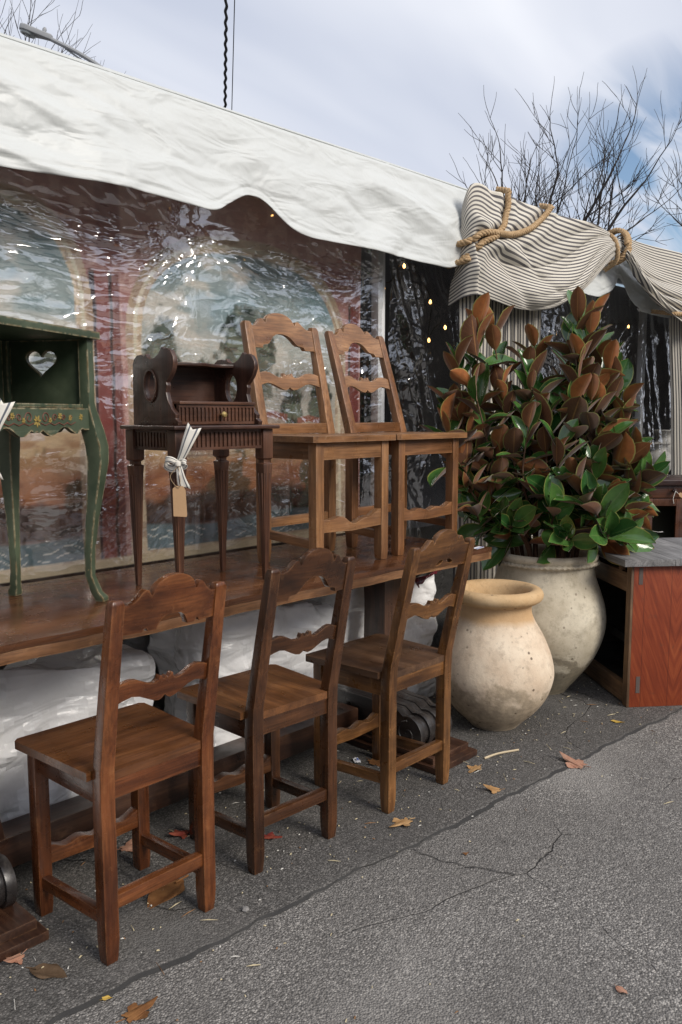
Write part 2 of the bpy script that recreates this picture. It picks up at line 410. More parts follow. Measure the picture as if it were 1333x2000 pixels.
# ------------------------------------------------------------------ ground
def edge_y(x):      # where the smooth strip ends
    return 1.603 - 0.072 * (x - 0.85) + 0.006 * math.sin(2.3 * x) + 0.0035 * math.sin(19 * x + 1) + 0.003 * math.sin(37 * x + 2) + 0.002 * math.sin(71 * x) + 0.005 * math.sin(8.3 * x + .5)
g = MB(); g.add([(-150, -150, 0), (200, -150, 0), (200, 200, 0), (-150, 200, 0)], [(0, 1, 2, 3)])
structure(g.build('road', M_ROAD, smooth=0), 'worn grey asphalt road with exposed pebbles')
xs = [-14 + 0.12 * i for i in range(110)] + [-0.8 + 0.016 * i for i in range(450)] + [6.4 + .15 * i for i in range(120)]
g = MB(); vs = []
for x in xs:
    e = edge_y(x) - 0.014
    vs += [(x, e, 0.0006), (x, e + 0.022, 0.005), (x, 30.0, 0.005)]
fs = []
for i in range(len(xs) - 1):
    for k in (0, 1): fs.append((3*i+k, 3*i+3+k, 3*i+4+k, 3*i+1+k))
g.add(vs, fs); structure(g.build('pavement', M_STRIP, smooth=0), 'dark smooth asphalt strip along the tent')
tk = NT('tar seam'); tk.base((0.028, 0.027, 0.026), 0.8)
tk.bump(tk.noise(tk.coord(), 90, 4), 0.5, 0.004)
g = MB(); vs = []
for x in [-3 + 0.012 * i for i in range(925)]:
    e = edge_y(x); w = -0.001 + 0.010 * (vnoise(x * 7, 3.0) - 0.45) + 0.006 * (vnoise(x * 40, 5.0) - .5)
    vs += [(x, e - 0.0125 - w, 0.0012), (x, e - 0.0055 + w * 0.3, 0.0062)]
g.add(vs, [(2*i, 2*i+2, 2*i+3, 2*i+1) for i in range(924)])
structure(g.build('road_seam', tk.m, smooth=0), 'dark tar seam where the smooth strip meets the road')
# unseen dark ridge across the street, added and shaped for the vinyl's reflections
t = NT('added dark ridge'); t.base(t.ramp(t.noise(t.coord(), 0.6, 6, 0.7), [(0.3, (0.02, 0.02, 0.018)), (0.7, (0.075, 0.065, 0.05))]), 0.9)
ang = np.linspace(rad(170), rad(350), 120); rr = np.array([30, 31, 34, 60.0]); hh = np.array([0, 0.65, 1.0, 0.9])
top = 3.6 + 3.4 * fbm(ang * 9, 2.0) + 2.5 * vnoise(ang * 40, 1.0)
P = np.zeros((120, 4, 3))
for k in range(4):
    P[:, k, 0] = rr[k] * np.cos(ang); P[:, k, 1] = rr[k] * np.sin(ang); P[:, k, 2] = hh[k] * top - (0.05 if k == 0 else 0)
structure(obj('reflection_ridge', grid_mesh('reflection_ridge', P), t.m), 'unseen dark ridge added across the street for the vinyl to mirror')

# ------------------------------------------------------------------ tent
tent = thing('tent', 'long white frame tent with clear vinyl walls behind the furniture', 'tent', (0, 0, 0))
BX = [-3, -0.5, 0.4, 1.207, 1.45, 1.6, 1.8, 1.97, 2.05, 2.13, 2.19, 2.25, 2.31, 2.377, 2.46, 2.7, 3.0, 3.394, 3.5, 3.7, 4.2, 4.9, 5.12, 5.20, 5.24, 5.30, 5.40, 5.55, 5.9, 6.5, 9, 12]
BZ = [2.03, 2.03, 2.03, 2.023, 2.035, 2.041, 2.034, 2.026, 2.07, 2.118, 2.136, 2.12, 2.07, 2.021, 2.008, 2.012, 2.008, 2.003, 2.03, 2.02, 2.01, 2.01, 2.08, 2.16, 2.18, 2.12, 2.02, 1.985, 1.975, 1.99, 2.0, 2.0]
X = np.arange(-2.0, 13.0, 0.013); T = np.linspace(0, 1, 62)
xx, tt = np.meshgrid(X, T, indexing='ij')
zb = np.interp(X, BX, BZ); zb = np.convolve(np.pad(zb, 3, mode='edge'), np.ones(7) / 7, 'valid')
zz = zb[:, None] + (2.42 - zb[:, None]) * tt + 0.004 * (vnoise(xx * 2, 9.0) - .5) * tt
env = sstep(1.0, 0.62, tt); low = sstep(0.5, 0.0, tt)
# long diagonal creases running down to the right, then short crumples near the hem
q1 = xx * 0.5 + zz * 1.6; q2 = xx * 0.9 - zz * 0.5
wv1 = .5 * vnoise(xx * 2.2, zz * 4); wv2 = .5 * vnoise(xx * 3.1 + 7, zz * 5)
dsp = 0.026 * (fbm(q1 * 1.7, q2 * 0.8, 1.0, 2) - 0.5)
dsp = dsp + env * (0.032 * crease(q1 * 2.4 + wv1, q2 * 0.9 + wv2, 4.0) - 0.022 * crease(q1 * 3.3 - wv2, q2 * 1.3 + wv1, 9.0))
dsp = dsp + env * (0.014 * crease(q1 * 6.5 + 2 * wv1, q2 * 2.8, 14.0) * crease(xx * 1.5, zz * 3, 2.0) - 0.012 * crease(q1 * 8 + 2 * wv2, q2 * 3.6, 19.0) * crease(xx * 1.7 + 4, zz * 3, 5.0))
r1 = xx * 0.7 - zz * 1.4; dsp = dsp + low * (0.014 * crease(r1 * 3.2 + wv1, xx * 1.4, 2.0) - 0.012 * crease(r1 * 5.0 + wv2, xx * 2.1 + zz * 3, 6.0))
hem = zz - zb[:, None]; dsp = dsp - 0.004 * np.exp(-((hem - .030) / .005) ** 2)
for sx in (1.62, 3.05, 4.6): dsp = dsp + 0.005 * np.exp(-((xx - sx - .02 * (zz - 2.2)) / .006) ** 2)
dsp = dsp + env * 0.0015 * crease(xx * 14 + zz * 9, zz * 22 - xx * 5, 3.0)
dsp = dsp + 0.02 * (vnoise(xx * 2.7, 5.0) - 0.4) * low
sc_ = np.interp(X, [2.0, 2.1, 2.19, 2.3, 2.42, 5.1, 5.22, 5.4], [0, 0.02, 0.05, 0.035, 0, 0, 0.04, 0])
dsp = dsp - sc_[:, None] * low * 0.8
yy = 2.50 + 0.075 * tt - dsp * (0.35 + 0.65 * env)
P = np.stack([xx, yy, zz], -1)
# roll over the eave rail
extra = []
for a in (30, 60, 85): extra.append(np.stack([X, P[:, -1, 1] + 0.03 * math.sin(rad(a)), P[:, -1, 2] + 0.03 * (1 - math.cos(rad(a)))], -1)[:, None])
P = np.concatenate([P] + extra, 1)
v = obj('valance', grid_mesh('valance', P), M_ROOF, tent)
sol = v.modifiers.new('thickness', 'SOLIDIFY'); sol.thickness = 0.003
# roof
xr = np.arange(-2.0, 13.01, 0.25); yr = np.array([2.60, 3.4, 4.6, 6.0]); zr = np.array([2.452, 2.66, 2.98, 3.30])
P = np.zeros((len(xr), 4, 3)); P[..., 0] = xr[:, None]; P[..., 1] = yr; P[..., 2] = zr - 0.012
o = obj('roof', grid_mesh('roof', P), M_ROOF, tent); o.modifiers.new('thickness', 'SOLIDIFY').thickness = 0.004
# inside: dim back lining, end walls, floor boards
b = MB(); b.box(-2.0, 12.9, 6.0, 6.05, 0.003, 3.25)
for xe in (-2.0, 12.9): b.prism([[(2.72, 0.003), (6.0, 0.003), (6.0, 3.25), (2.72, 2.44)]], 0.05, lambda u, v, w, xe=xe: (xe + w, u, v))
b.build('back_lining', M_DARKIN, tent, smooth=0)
# frame posts
for i, (px, py, w) in enumerate(((3.15, 2.735, 0.050), (5.30, 2.735, 0.055), (6.12, 2.74, 0.045), (-0.5, 2.74, 0.05))):
    b = MB(); b.post([(px, py, 0.012, w, 0.045), (px, py, 2.40, w, 0.045)])
    b.box(px - 0.07, px + 0.07, py - 0.06, py + 0.06, 0.005, 0.012)
    for z in (0.9, 1.5, 2.05, 2.2): b.lathe([(0.008, 0), (0.008, 0.003)], 8, c=(px, py, z))
    b.build('pole', M_FRAME, tent, bevel=0.004)
b = MB(); b.tube([(-2, 2.60, 2.40), (12.9, 2.60, 2.40)], 0.022, 10); b.build('eave_rail', M_FRAME, tent)

def vinyl(name, x0, x1, z0, z1, y, mode, mat, step=0.012):
    Xs = np.arange(x0, x1, step); Zs = np.arange(z0, z1, step)
    x, z = np.meshgrid(Xs, Zs, indexing='ij')
    if mode == 'flat':
        up = sstep(0.9, 1.5, z)
        d = 0.010 * (fbm(x * 3, z * 6, 1.0, 3) - 0.5) * 2 + (0.001 + 0.004 * up) * ridge(x * 5 + z * 1.5, z * 13, 3.0, 1)
        for sx in np.arange(0.12, 4, 0.478):
            d = d + 0.005 * np.exp(-((x - sx - 0.01 * np.sin(z * 6)) / 0.007) ** 2)
        for sz in (1.02, 1.57): d = d + 0.006 * np.exp(-((z - sz - 0.01 * np.sin(x * 4)) / 0.008) ** 2)
    else:
        a = (x - x0) * 1.0 + (z - z1) * 0.30
        d = 0.030 * ridge(a * 5.0, z * 0.8, 2.0, 2) + 0.014 * ridge(a * 15, z * 3.5, 6.0, 3) + 0.012 * fbm(x * 9, z * 9, 4.0)
    P = np.stack([x, y - d, z], -1)
    return obj(name, grid_mesh(name, P), mat, tent)
vinyl('clear_wall', -1.0, 3.13, 0.03, 2.34, 2.69, 'flat', M_CLEAR)
vinyl('clear_wall', 3.17, 4.45, 0.03, 2.34, 2.70, 'drape', M_CLEAR2)
vinyl('clear_wall', 4.47, 9.0, 0.03, 2.34, 2.70, 'drape', M_CLEAR2, 0.016)

# ------------------------------------------------------------------ painted canvas inside the tent
def paint_mural(x, z):
    """colours of the painted backdrop: red-brown wall with two arched openings onto a landscape"""
    S = lambda r, g, b: (np.array([r, g, b]) / 255.0) ** 2.2
    wob = 0.012 * (fbm(x * 9, z * 9, 1.0) - 0.5)
    xw, zw = x + wob, z + 0.6 * wob
    n1 = fbm(x * 5, z * 5, 3.0, 5); n2 = fbm(x * 22, z * 22, 5.0, 4); n3 = fbm(x * 11, z * 30, 7.0, 4)
    c = np.zeros(x.shape + (3,))
    def put(mask, col, a=1.0):
        mk = (np.clip(mask, 0, 1) * a)[..., None]; c[:] = c * (1 - mk) + np.asarray(col) * mk
    band = lambda v, a, b, s=0.006: sstep(a - s, a + s, v) * sstep(b + s, b - s, v)
    c[:] = S(176, 128, 120); put(n1 * 1.3 - 0.2, S(142, 92, 88), 0.6); put(band(n2, .55, 1), S(196, 160, 148), .5)
    def arch(x0, x1, zs, zt, bot, fw):
        cx, hw = (x0 + x1) / 2, (x1 - x0) / 2
        def inside(g):
            k = np.clip(np.abs(xw - cx) / (hw + g), 0, 1.2)
            topz = zs + (zt + g - zs) * np.sqrt(np.clip(1 - np.clip(k, 0, 1) ** 2.6, 0, 1))
            return sstep(hw + g + .004, hw + g - .004, np.abs(xw - cx)) * sstep(topz + .005, topz - .005, zw) * sstep(bot - g * .6 - .004, bot - g * .6 + .004, zw)
        return inside(0.0), inside(fw), inside(fw * 0.55), inside(fw * 0.3)
    # pilaster stripes
    for a, b, col in ((1.62, 1.645, (44, 36, 42)), (1.645, 1.70, (128, 66, 62)), (1.70, 1.715, (46, 36, 40)), (1.715, 1.745, (120, 70, 66)), (3.00, 3.06, (112, 52, 50)), (2.985, 3.0, (60, 44, 48))):
        put(band(xw, a, b, .004) * sstep(1.83, 1.80, z), S(*col), 0.95)
    put(band(xw, 1.66, 1.76, .01) * sstep(1.8, 1.88, z), S(120, 60, 62), .8)
    for (x0, x1, zs, zt) in ((0.95, 1.565, 1.66, 1.99), (0.0, 0.80, 1.66, 1.99), (1.835, 2.90, 1.62, 1.955)):
        ins, fr, mid, inn = arch(x0, x1, zs, zt, 0.775, 0.066)
        put(fr, S(202, 182, 152)); put(fr * band(n2, .52, 1), S(132, 104, 84), .55); put(mid - inn, S(214, 198, 172), .8); put(fr - mid, S(150, 120, 98), .45)
        # landscape
        L = np.zeros_like(c); L[:] = S(138, 158, 160)
        def lp(mask, col, a=1.0):
            mk = (np.clip(mask, 0, 1) * a)[..., None]; L[:] = L * (1 - mk) + np.asarray(col) * mk
        lp(sstep(1.86, 1.35, z), S(196, 190, 176), .9)
        cl = fbm(x * 3.2, z * 7, 11.0, 5); lp(sstep(.46, .6, cl) * sstep(1.35, 1.55, z), S(206, 200, 188), .85)
        lp(sstep(.50, .62, fbm(x * 4 + 5, z * 9, 2.0, 4)) * sstep(1.5, 1.75, z), S(118, 148, 156), .7)
        # trees
        for tx, tz, rw, rh, k in ((1.45, 1.40, .10, .13, 1), (1.06, 1.36, .14, .12, 2), (1.93, 1.47, .10, .22, 3), (2.14, 1.38, .09, .15, 4), (2.36, 1.50, .16, .26, 5), (2.62, 1.30, .07, .16, 6), (2.80, 1.35, .08, .18, 7), (0.4, 1.4, .2, .2, 8), (1.25, 1.28, .12, .07, 9), (2.05, 1.22, .2, .06, 10)):
            e = ((xw - tx) / rw) ** 2 + ((zw - tz) / rh) ** 2 + 1.5 * (fbm(x * 26, z * 26, k * 2.0, 4) - .5)
            lp(sstep(1.05, .7, e), S(64, 78, 66), .85); lp(sstep(.8, .4, e) * band(n2, .5, 1), S(104, 118, 92), .6); lp(sstep(1.0, .5, e) * band(n3, .0, .42), S(34, 44, 42), .7)
            lp(band(xw, tx - .007, tx + .007, .003) * band(z, tz - rh - .08, tz, .02), S(70, 48, 40), .6)
        # hillside, houses
        gz = 1.235 + 0.03 * (fbm(x * 3, 3.0) - .5)
        lp(sstep(gz + .01, gz - .01, z), S(186, 158, 120)); lp(sstep(gz, gz - .05, z) * sstep(.42, .6, n3), S(150, 110, 78), .7)
        for hx, hz, hw, hh in ((2.50, 1.235, .075, .055), (2.33, 1.245, .06, .05), (2.72, 1.21, .06, .06), (1.36, 1.24, .07, .05), (2.10, 1.22, .09, .05), (0.5, 1.24, .08, .06)):
            lp(band(x, hx - hw, hx + hw, .003) * band(z, hz - .03, hz + hh, .003), S(186, 166, 150))
            lp(band(np.abs(x - hx), 0, hw + .012, .003) * band(z - (hz + hh) + .35 * np.abs(x - hx) * .5, 0, .028, .003), S(150, 92, 74))
            for wx in (-.5, 0, .5): lp(band(x, hx + wx * hw - .006, hx + wx * hw + .006, .002) * band(z, hz + .0, hz + .028, .002), S(90, 70, 64), .8)
        lp(band(x, 2.0, 2.22, .004) * band(z, 1.13, 1.21, .004), S(176, 160, 138)); bl = ((np.floor(z / .018) * .5 + x / .03) % 1 < .12) | ((z / .018) % 1 < .14)
        lp(band(x, 2.0, 2.22, .004) * band(z, 1.13, 1.21, .004) * bl, S(120, 100, 86), .8)
        # red earth bank then dark bushes
        bz = 1.10 + .06 * (fbm(x * 4, 8.0, 2.0) - .5); lp(sstep(bz + .05, bz - .05, z + .05 * (n3 - .5)), S(132, 82, 58), .95)
        lp(band(z, .9, 1.16, .03) * sstep(.5, .62, fbm(x * 5, z * 22, 15.0, 4)), S(176, 122, 84), .6)
        lp(band(z, .95, 1.22, .03) * sstep(.55, .64, fbm(x * 7 + 9, z * 7, 21.0, 4)), S(56, 70, 58), .7)
        dz = .965 + .07 * (fbm(x * 8, 5.0, 1.0, 3) - .5) + .03 * (n2 - .5); lp(band(z, .86, 9) * sstep(dz + .03, dz - .01, z), S(52, 48, 48), .95)
        lp(band(z, .86, .98) * sstep(.52, .62, fbm(x * 18, z * 12, 31.0, 4)), S(96, 88, 84), .6)
        # water with brush-stroke waves
        wz = .868 + .012 * np.sin(x * 8); lp(sstep(wz + .008, wz - .008, z), S(98, 122, 128))
        lp(sstep(wz, wz - .01, z) * n1, S(70, 96, 104), .8)
        wv = np.abs(((z + .010 * np.sin(x * 47 + 5 * n1) + .007 * np.sin(x * 23 + 2)) / .026) % 1 - .5)
        lp(sstep(wz - .004, wz - .02, z) * sstep(.13, .05, wv) * sstep(.42, .52, fbm(x * 13, z * 60, 41.0, 3)), S(206, 206, 196), .85)
        L += (n2[..., None] - .5) * .05
        put(ins, 0); c[:] = c + L * np.clip(ins, 0, 1)[..., None]
    put(sstep(.770, .765, z), S(190, 172, 140), 1); put(sstep(.735, .730, z), S(24, 20, 22))  # below the tan border the canvas is painted black for the dark interior
    c += (n2[..., None] - .5) * 0.05 + (n1[..., None] - .5) * .03
    return np.clip((c * .86 + c.mean(-1, keepdims=True) * .14) * 1.5 + .008, 0.004, 0.9)
Xs = np.arange(-0.4, 3.075, 0.0055); Zs = np.arange(0.02, 2.36, 0.0055)
x, z = np.meshgrid(Xs, Zs, indexing='ij')
y = 2.775 + 0.012 * (fbm(x * 2.2, z * 0.8, 3.0, 3) - .5) * 2
t = NT('painted canvas'); at = t.new('ShaderNodeAttribute', attribute_name='paint')
weave = t.noise(t.coord((1, 1, 1)), 900, 2); brush = t.noise(t.coord((30, 30, 90)), 1.0, 4, .6)
t.base(t.mix(t.range(brush, .3, .7, 0, .35), at.outputs['Color'], t.mix(0.6, at.outputs['Color'], (0.12, 0.10, 0.09))), 0.85, 0.2)
t.bump(weave, .2, .002)
mu = obj('mural_canvas', grid_mesh('mural_canvas', np.stack([x, y, z], -1), None, paint_mural(x, z)), t.m)
mu.modifiers.new('thickness', 'SOLIDIFY').thickness = 0.003
tag(mu, 'painted landscape canvas with stone arches hanging behind the clear vinyl', 'mural')

# ------------------------------------------------------------------ wood
W_RED = wood3('reddish chair wood', (0.052, 0.015, 0.006), (0.150, 0.046, 0.015), (0.26, 0.092, 0.030), rough=0.27, grime=0.6, wear=0.35, wearcol=(0.30, 0.13, 0.05))
W_REDS = wood('reddish seat wood', (0.050, 0.018, 0.007), (0.155, 0.058, 0.020), (0.27, 0.112, 0.040), 'X', rough=0.36, grime=0.45, coarse=0.7)
W_DARK = wood3('dark chair wood', (0.026, 0.010, 0.005), (0.078, 0.030, 0.012), (0.15, 0.062, 0.025), rough=0.29, grime=0.6, wear=0.3, wearcol=(0.22, 0.11, 0.05))
W_DARKS = wood('orange worn seat wood', (0.07, 0.027, 0.010), (0.20, 0.080, 0.027), (0.30, 0.132, 0.047), 'Y', rough=0.4, grime=0.5, coarse=0.7)
W_BROWN = wood3('brown worn chair wood', (0.052, 0.020, 0.007), (0.165, 0.070, 0.022), (0.33, 0.155, 0.053), rough=0.34, grime=0.65, wear=0.6, wearcol=(0.40, 0.20, 0.075))
W_BROWNS = wood('brown seat wood', (0.04, 0.019, 0.010), (0.115, 0.058, 0.030), (0.20, 0.108, 0.056), 'Y', rough=0.38, grime=0.5, coarse=0.6)
W_PALE = wood3('pale fruitwood', (0.145, 0.064, 0.029), (0.29, 0.140, 0.058), (0.41, 0.215, 0.098), rough=0.36, grime=0.4, wear=0.25, wearcol=(0.42, 0.27, 0.16))
W_MID = wood3('warm fruitwood', (0.115, 0.048, 0.019), (0.23, 0.102, 0.042), (0.34, 0.165, 0.074), rough=0.36, grime=0.45, wear=0.3, wearcol=(0.46, 0.25, 0.11))
W_TABLE = wood3('polished old table wood', (0.050, 0.019, 0.009), (0.13, 0.052, 0.022), (0.21, 0.092, 0.040), rough=0.22, grime=0.45, coarse=0.6)
W_EDGE = wood('worn table edge wood', (0.08, 0.034, 0.015), (0.21, 0.098, 0.042), (0.34, 0.175, 0.080), 'X', rough=0.45, grime=0.6, wear=0.4, wearcol=(0.42, 0.24, 0.11))
W_TLEG = wood3('dark trestle wood', (0.022, 0.010, 0.007), (0.060, 0.026, 0.015), (0.115, 0.055, 0.03), rough=0.4, grime=0.6, wear=0.25, wearcol=(0.2, 0.11, 0.06))
W_BLACK = wood3('blackened carved wood', (0.012, 0.010, 0.010), (0.030, 0.026, 0.025), (0.075, 0.066, 0.060), rough=0.36, grime=0.4)
W_DESK = wood3('dark oak desk wood', (0.018, 0.008, 0.006), (0.050, 0.021, 0.014), (0.095, 0.042, 0.026), rough=0.38, grime=0.5, wear=0.2, wearcol=(0.18, 0.085, 0.045))
W_DESKL = wood3('worn desk wood', (0.045, 0.018, 0.010), (0.105, 0.043, 0.023), (0.175, 0.078, 0.040), rough=0.4, grime=0.5)

# ------------------------------------------------------------------ chairs
def crest_outline(hw, style):
    top = [(1.0, .872), (.90, .872), (.80, .878), (.72, .889), (.66, .900), (.60, .907), (.545, .905), (.51, .896), (.485, .888), (.46, .893), (.42, .908), (.36, .919), (.28, .927), (.19, .933), (.10, .936), (0, .937)]
    if style == 'deep': bot = [(1.0, .792), (.70, .792), (.685, .797), (.66, .804), (.60, .806), (.50, .808), (.43, .814), (.36, .826), (.28, .838), (.18, .846), (.09, .849), (0, .850)]
    elif style == 'notch': bot = [(1.0, .803), (.62, .803), (.59, .810), (.545, .812), (.50, .803), (.34, .803), (.315, .812), (.26, .825), (.18, .833), (.09, .836), (0, .837)]
    else: bot = [(1.0, .800), (.6, .800), (.3, .803), (0, .803)]
    top = [(t, .872 + (z - .872) * .90) for t, z in top]
    R_ = [(t * hw, z) for t, z in top]; L_ = [(-u, z) for u, z in reversed(R_[:-1])]
    B_ = [(t * hw, z) for t, z in bot]
    out = R_ + L_ + [(-u, z) for u, z in B_] + [q for q in reversed(B_[:-1])]
    return out
def slat_outline(hw, z0):
    top = [(1.0, .040), (.88, .046), (.74, .050), (.60, .047), (.46, .038), (.32, .030), (.22, .029), (.165, .034), (.14, .046), (.105, .044), (.07, .036), (.035, .034), (0, .042)]
    bot = [(1.0, -.004), (.86, .003), (.70, .008), (.54, .004), (.38, -.006), (.24, -.015), (.12, -.018), (.05, -.013), (0, -.006)]
    R_ = [(t * hw, z0 + z) for t, z in top]; B_ = [(t * hw, z0 + z) for t, z in bot]
    return R_ + [(-u, z) for u, z in reversed(R_[:-1])] + [(-u, z) for u, z in B_] + list(reversed(B_[:-1]))
def rail(b, outline, t, f, rows=5, cols=64):
    """curved rail built in columns from an outline whose upper and lower edges are functions of u"""
    k = max(range(len(outline)), key=lambda i: outline[i][0] + (1e-6 * outline[i][1]))
    hw = max(u for u, v in outline); n = len(outline)
    up, lo, side = [], [], 0
    iL = [i for i in range(n) if abs(outline[i][0] + hw) < 1e-9]; iR = [i for i in range(n) if abs(outline[i][0] - hw) < 1e-9]
    up = sorted(outline[0:iL[0] + 1]); lo = sorted(outline[iL[1]:])
    us = sorted(set([-hw + 2 * hw * i / cols for i in range(cols + 1)] + [u for u, v in outline]))
    us = [us[0]] + [q for p, q in zip(us[:-1], us[1:]) if q - p > 2e-4]
    U = np.interp(us, [p[0] for p in up], [p[1] for p in up]); Lw = np.interp(us, [p[0] for p in lo], [p[1] for p in lo])
    rings = []
    for u, a, c in zip(us, U, Lw):
        zs = [c + (a - c) * i / rows for i in range(rows + 1)]
        rings.append([f(u, z, -t/2) for z in zs] + [f(u, z, t/2) for z in reversed(zs)])
    b.loft(rings); return b
def make_chair(label, loc, rz, wm, seat_m, Wd=0.29, Wf=0.31, D=0.30, leg=0.0385, recl=0.07, style='notch', low_rail=False, group=None, hs=1.0, slat_z=0.638, slat_m=None, crest_m=None, overhang=0.045, fwave=0.0):
    t = thing('wooden_chair', label, 'chair', loc, rz, group)
    yr, yf, a = -D/2, D/2, leg
    yb = lambda z: yr - (recl * max(0.0, (z - .46)) / .425 + (0.35 * recl * max(0, z - .46)**2))
    for s in (-1, 1):
        b = MB(); x = s * Wd/2
        b.post([(x, yr, 0, a * .80, a * .80), (x, yr, .03, a * .93, a * .93), (x, yr, .06, a, a), (x, yr, .40, a, a), (x, yb(.48), .48, a, a * .95), (x, yb(.68), .68, a * .93, a * .86), (x * .995, yb(.875), .875, a * .86, a * .74), (x * .995, yb(.887) + .002, .887, a * .62, a * .52)])
        b.build('back_post', wm['Z'], t, bevel=.0035)
        b = MB(); x = s * Wf/2
        b.post([(x, yf, 0, a * .86, a * .86), (x, yf, .03, a * .97, a * .97), (x, yf, .449, a, a)])
        b.build('leg', wm['Z'], t, bevel=.0035)
    # seat plank, notched round the posts
    wf, wr, y1 = Wf/2 + a/2 + overhang * .55, Wd/2 + a/2 + .012, yf + a/2 + overhang * .5
    pts = [(-wf, y1 - .012), (-wf + .012, y1), (wf - .012, y1), (wf, y1 - .012), (wr, yr + a/2 + .001), (Wd/2 - a/2 - .001, yr + a/2 + .001), (Wd/2 - a/2 - .001, yr - a/2 + .003), (-Wd/2 + a/2 + .001, yr - a/2 + .003), (-Wd/2 + a/2 + .001, yr + a/2 + .001), (-wr, yr + a/2 + .001)]
    b = MB(); b.prism([pts], .021, lambda u, v, w: (u, v, .4605 + w - .012 * max(0, 1 - (u*u + (v+.02)**2) / .02) * (w > 0) * .35))
    b.build('seat', seat_m, t, bevel=.004, seg=3)
    for s in (-1, 1):
        b = MB(); p0 = Vector((s * (Wd/2 - .002), yr + a/2 - .004, .419)); p1 = Vector((s * (Wf/2 - .002), yf - a/2 + .004, .419))
        b.bar(p0, p1, .024, .060); b.build('side_rail', wm['Y'], t, bevel=.002)
        b = MB(); b.bar((s * Wd/2, yr + a/2 - .004, .108), (s * Wf/2, yf - a/2 + .004, .092), .024, .032); b.build('side_stretcher', wm['Y'], t, bevel=.004)
    b = MB(); b.box(-Wf/2 + a/2 - .003, Wf/2 - a/2 + .003, yf - .010, yf + .014, .388, .4495); b.build('front_rail', wm['X'], t, bevel=.002)
    b = MB(); b.box(-Wd/2 + a/2 - .003, Wd/2 - a/2 + .003, yr - .013, yr + .012, .402, .4495); b.build('rear_rail', wm['X'], t, bevel=.002)
    b = MB(); b.box(-Wd/2 + a/2 - .003, Wd/2 - a/2 + .003, yr - .013, yr + .013, .128, .163); b.build('rear_stretcher', wm['X'], t, bevel=.004)
    hw = Wf/2 - a/2 + .003; n = 18
    up = [(hw * (2 * i / n - 1), .168 + .012 * (abs(2 * i / n - 1) ** 2.2) - .006 * math.cos(3 * math.pi * (2*i/n-1)) + fwave * math.sin(9 * i / n + 1) * .012) for i in range(n + 1)]
    lo = [(hw * (1 - 2 * i / n), .128 + .006 * abs(1 - 2 * i / n)) for i in range(n + 1)]
    b = MB(); b.prism([lo + up], .030, lambda u, v, w: (u, yf + w, v)); b.build('front_stretcher', wm['X'], t, bevel=.003)
    hw = Wd/2 - a/2 + .004
    loops = [crest_outline(hw, style)]
    if style == 'leaf':
        for cx, sg in ((-.10, 1), (.30, -1)):
            loops.append([(hw * cx + .017 * math.cos(k) , .822 + .0065 * math.sin(k) + sg * .005 * math.cos(k)) for k in [2 * math.pi * i / 12 for i in range(12)]])
    b = MB(); fc = lambda u, v, w: (u, yb(v) + w - .012 * (1 - (u / hw) ** 2) * (style != 'leaf'), v)
    if style == 'leaf': b.prism(loops, .021, fc)
    else: rail(b, loops[0], .021, fc)
    b.build('crest_rail', crest_m or wm['X'], t, bevel=.003)
    b = MB(); rail(b, slat_outline(hw, slat_z), .017, lambda u, v, w: (u, yb(v) + w - .008 * (1 - (u / hw) ** 2), v))
    b.build('back_slat', slat_m or wm['X'], t, bevel=.002)
    if low_rail:
        b = MB(); b.box(-hw, hw, yr - .020, yr + .006, .473, .512); b.build('lower_back_rail', wm['X'], t, bevel=.003)
    return t
GF = 'old wooden chairs drawn up to the table'; GT = 'wooden chairs standing on the table'
make_chair('reddish wooden chair on the asphalt, nearest the camera, its crest rail arched like a hump', (1.128, 1.846, 0.0055), rad(1), W_RED, W_REDS, Wd=.292, Wf=.302, style='notch', group=GF)
make_chair('darkest brown chair on the asphalt, between the reddish one and the worn pale-legged one', (1.634, 1.874, 0.0055), rad(-2), W_DARK, W_DARKS, Wd=.288, Wf=.300, D=.275, style='deep', group=GF, recl=.085)
make_chair('worn brown chair on the asphalt beside the cream jar, leaf-shaped holes in its crest rail', (2.175, 1.858, 0.0055), rad(0.5), W_BROWN, W_BROWNS, Wd=.300, Wf=.312, style='leaf', group=GF, recl=.095, slat_z=.648)
TZ = 0.7555
make_chair('pale brown chair on the tabletop beside the dark writing desk, its front stretcher badly worn', (2.232, 2.205, TZ), rad(181), W_PALE, W_PALE['X'], Wd=.352, Wf=.352, D=.27, style='deep', low_rail=True, group=GT, recl=.085, leg=.040, slat_z=.655, fwave=1.0)
make_chair('warm brown chair on the tabletop beside the magnolia leaves, leaning back most', (2.70, 2.215, TZ), rad(180), W_MID, W_PALE['X'], Wd=.318, Wf=.352, D=.26, style='deep', low_rail=True, group=GT, recl=.125, leg=.039, crest_m=W_PALE['X'], slat_m=W_PALE['X'], slat_z=.655, overhang=.055)

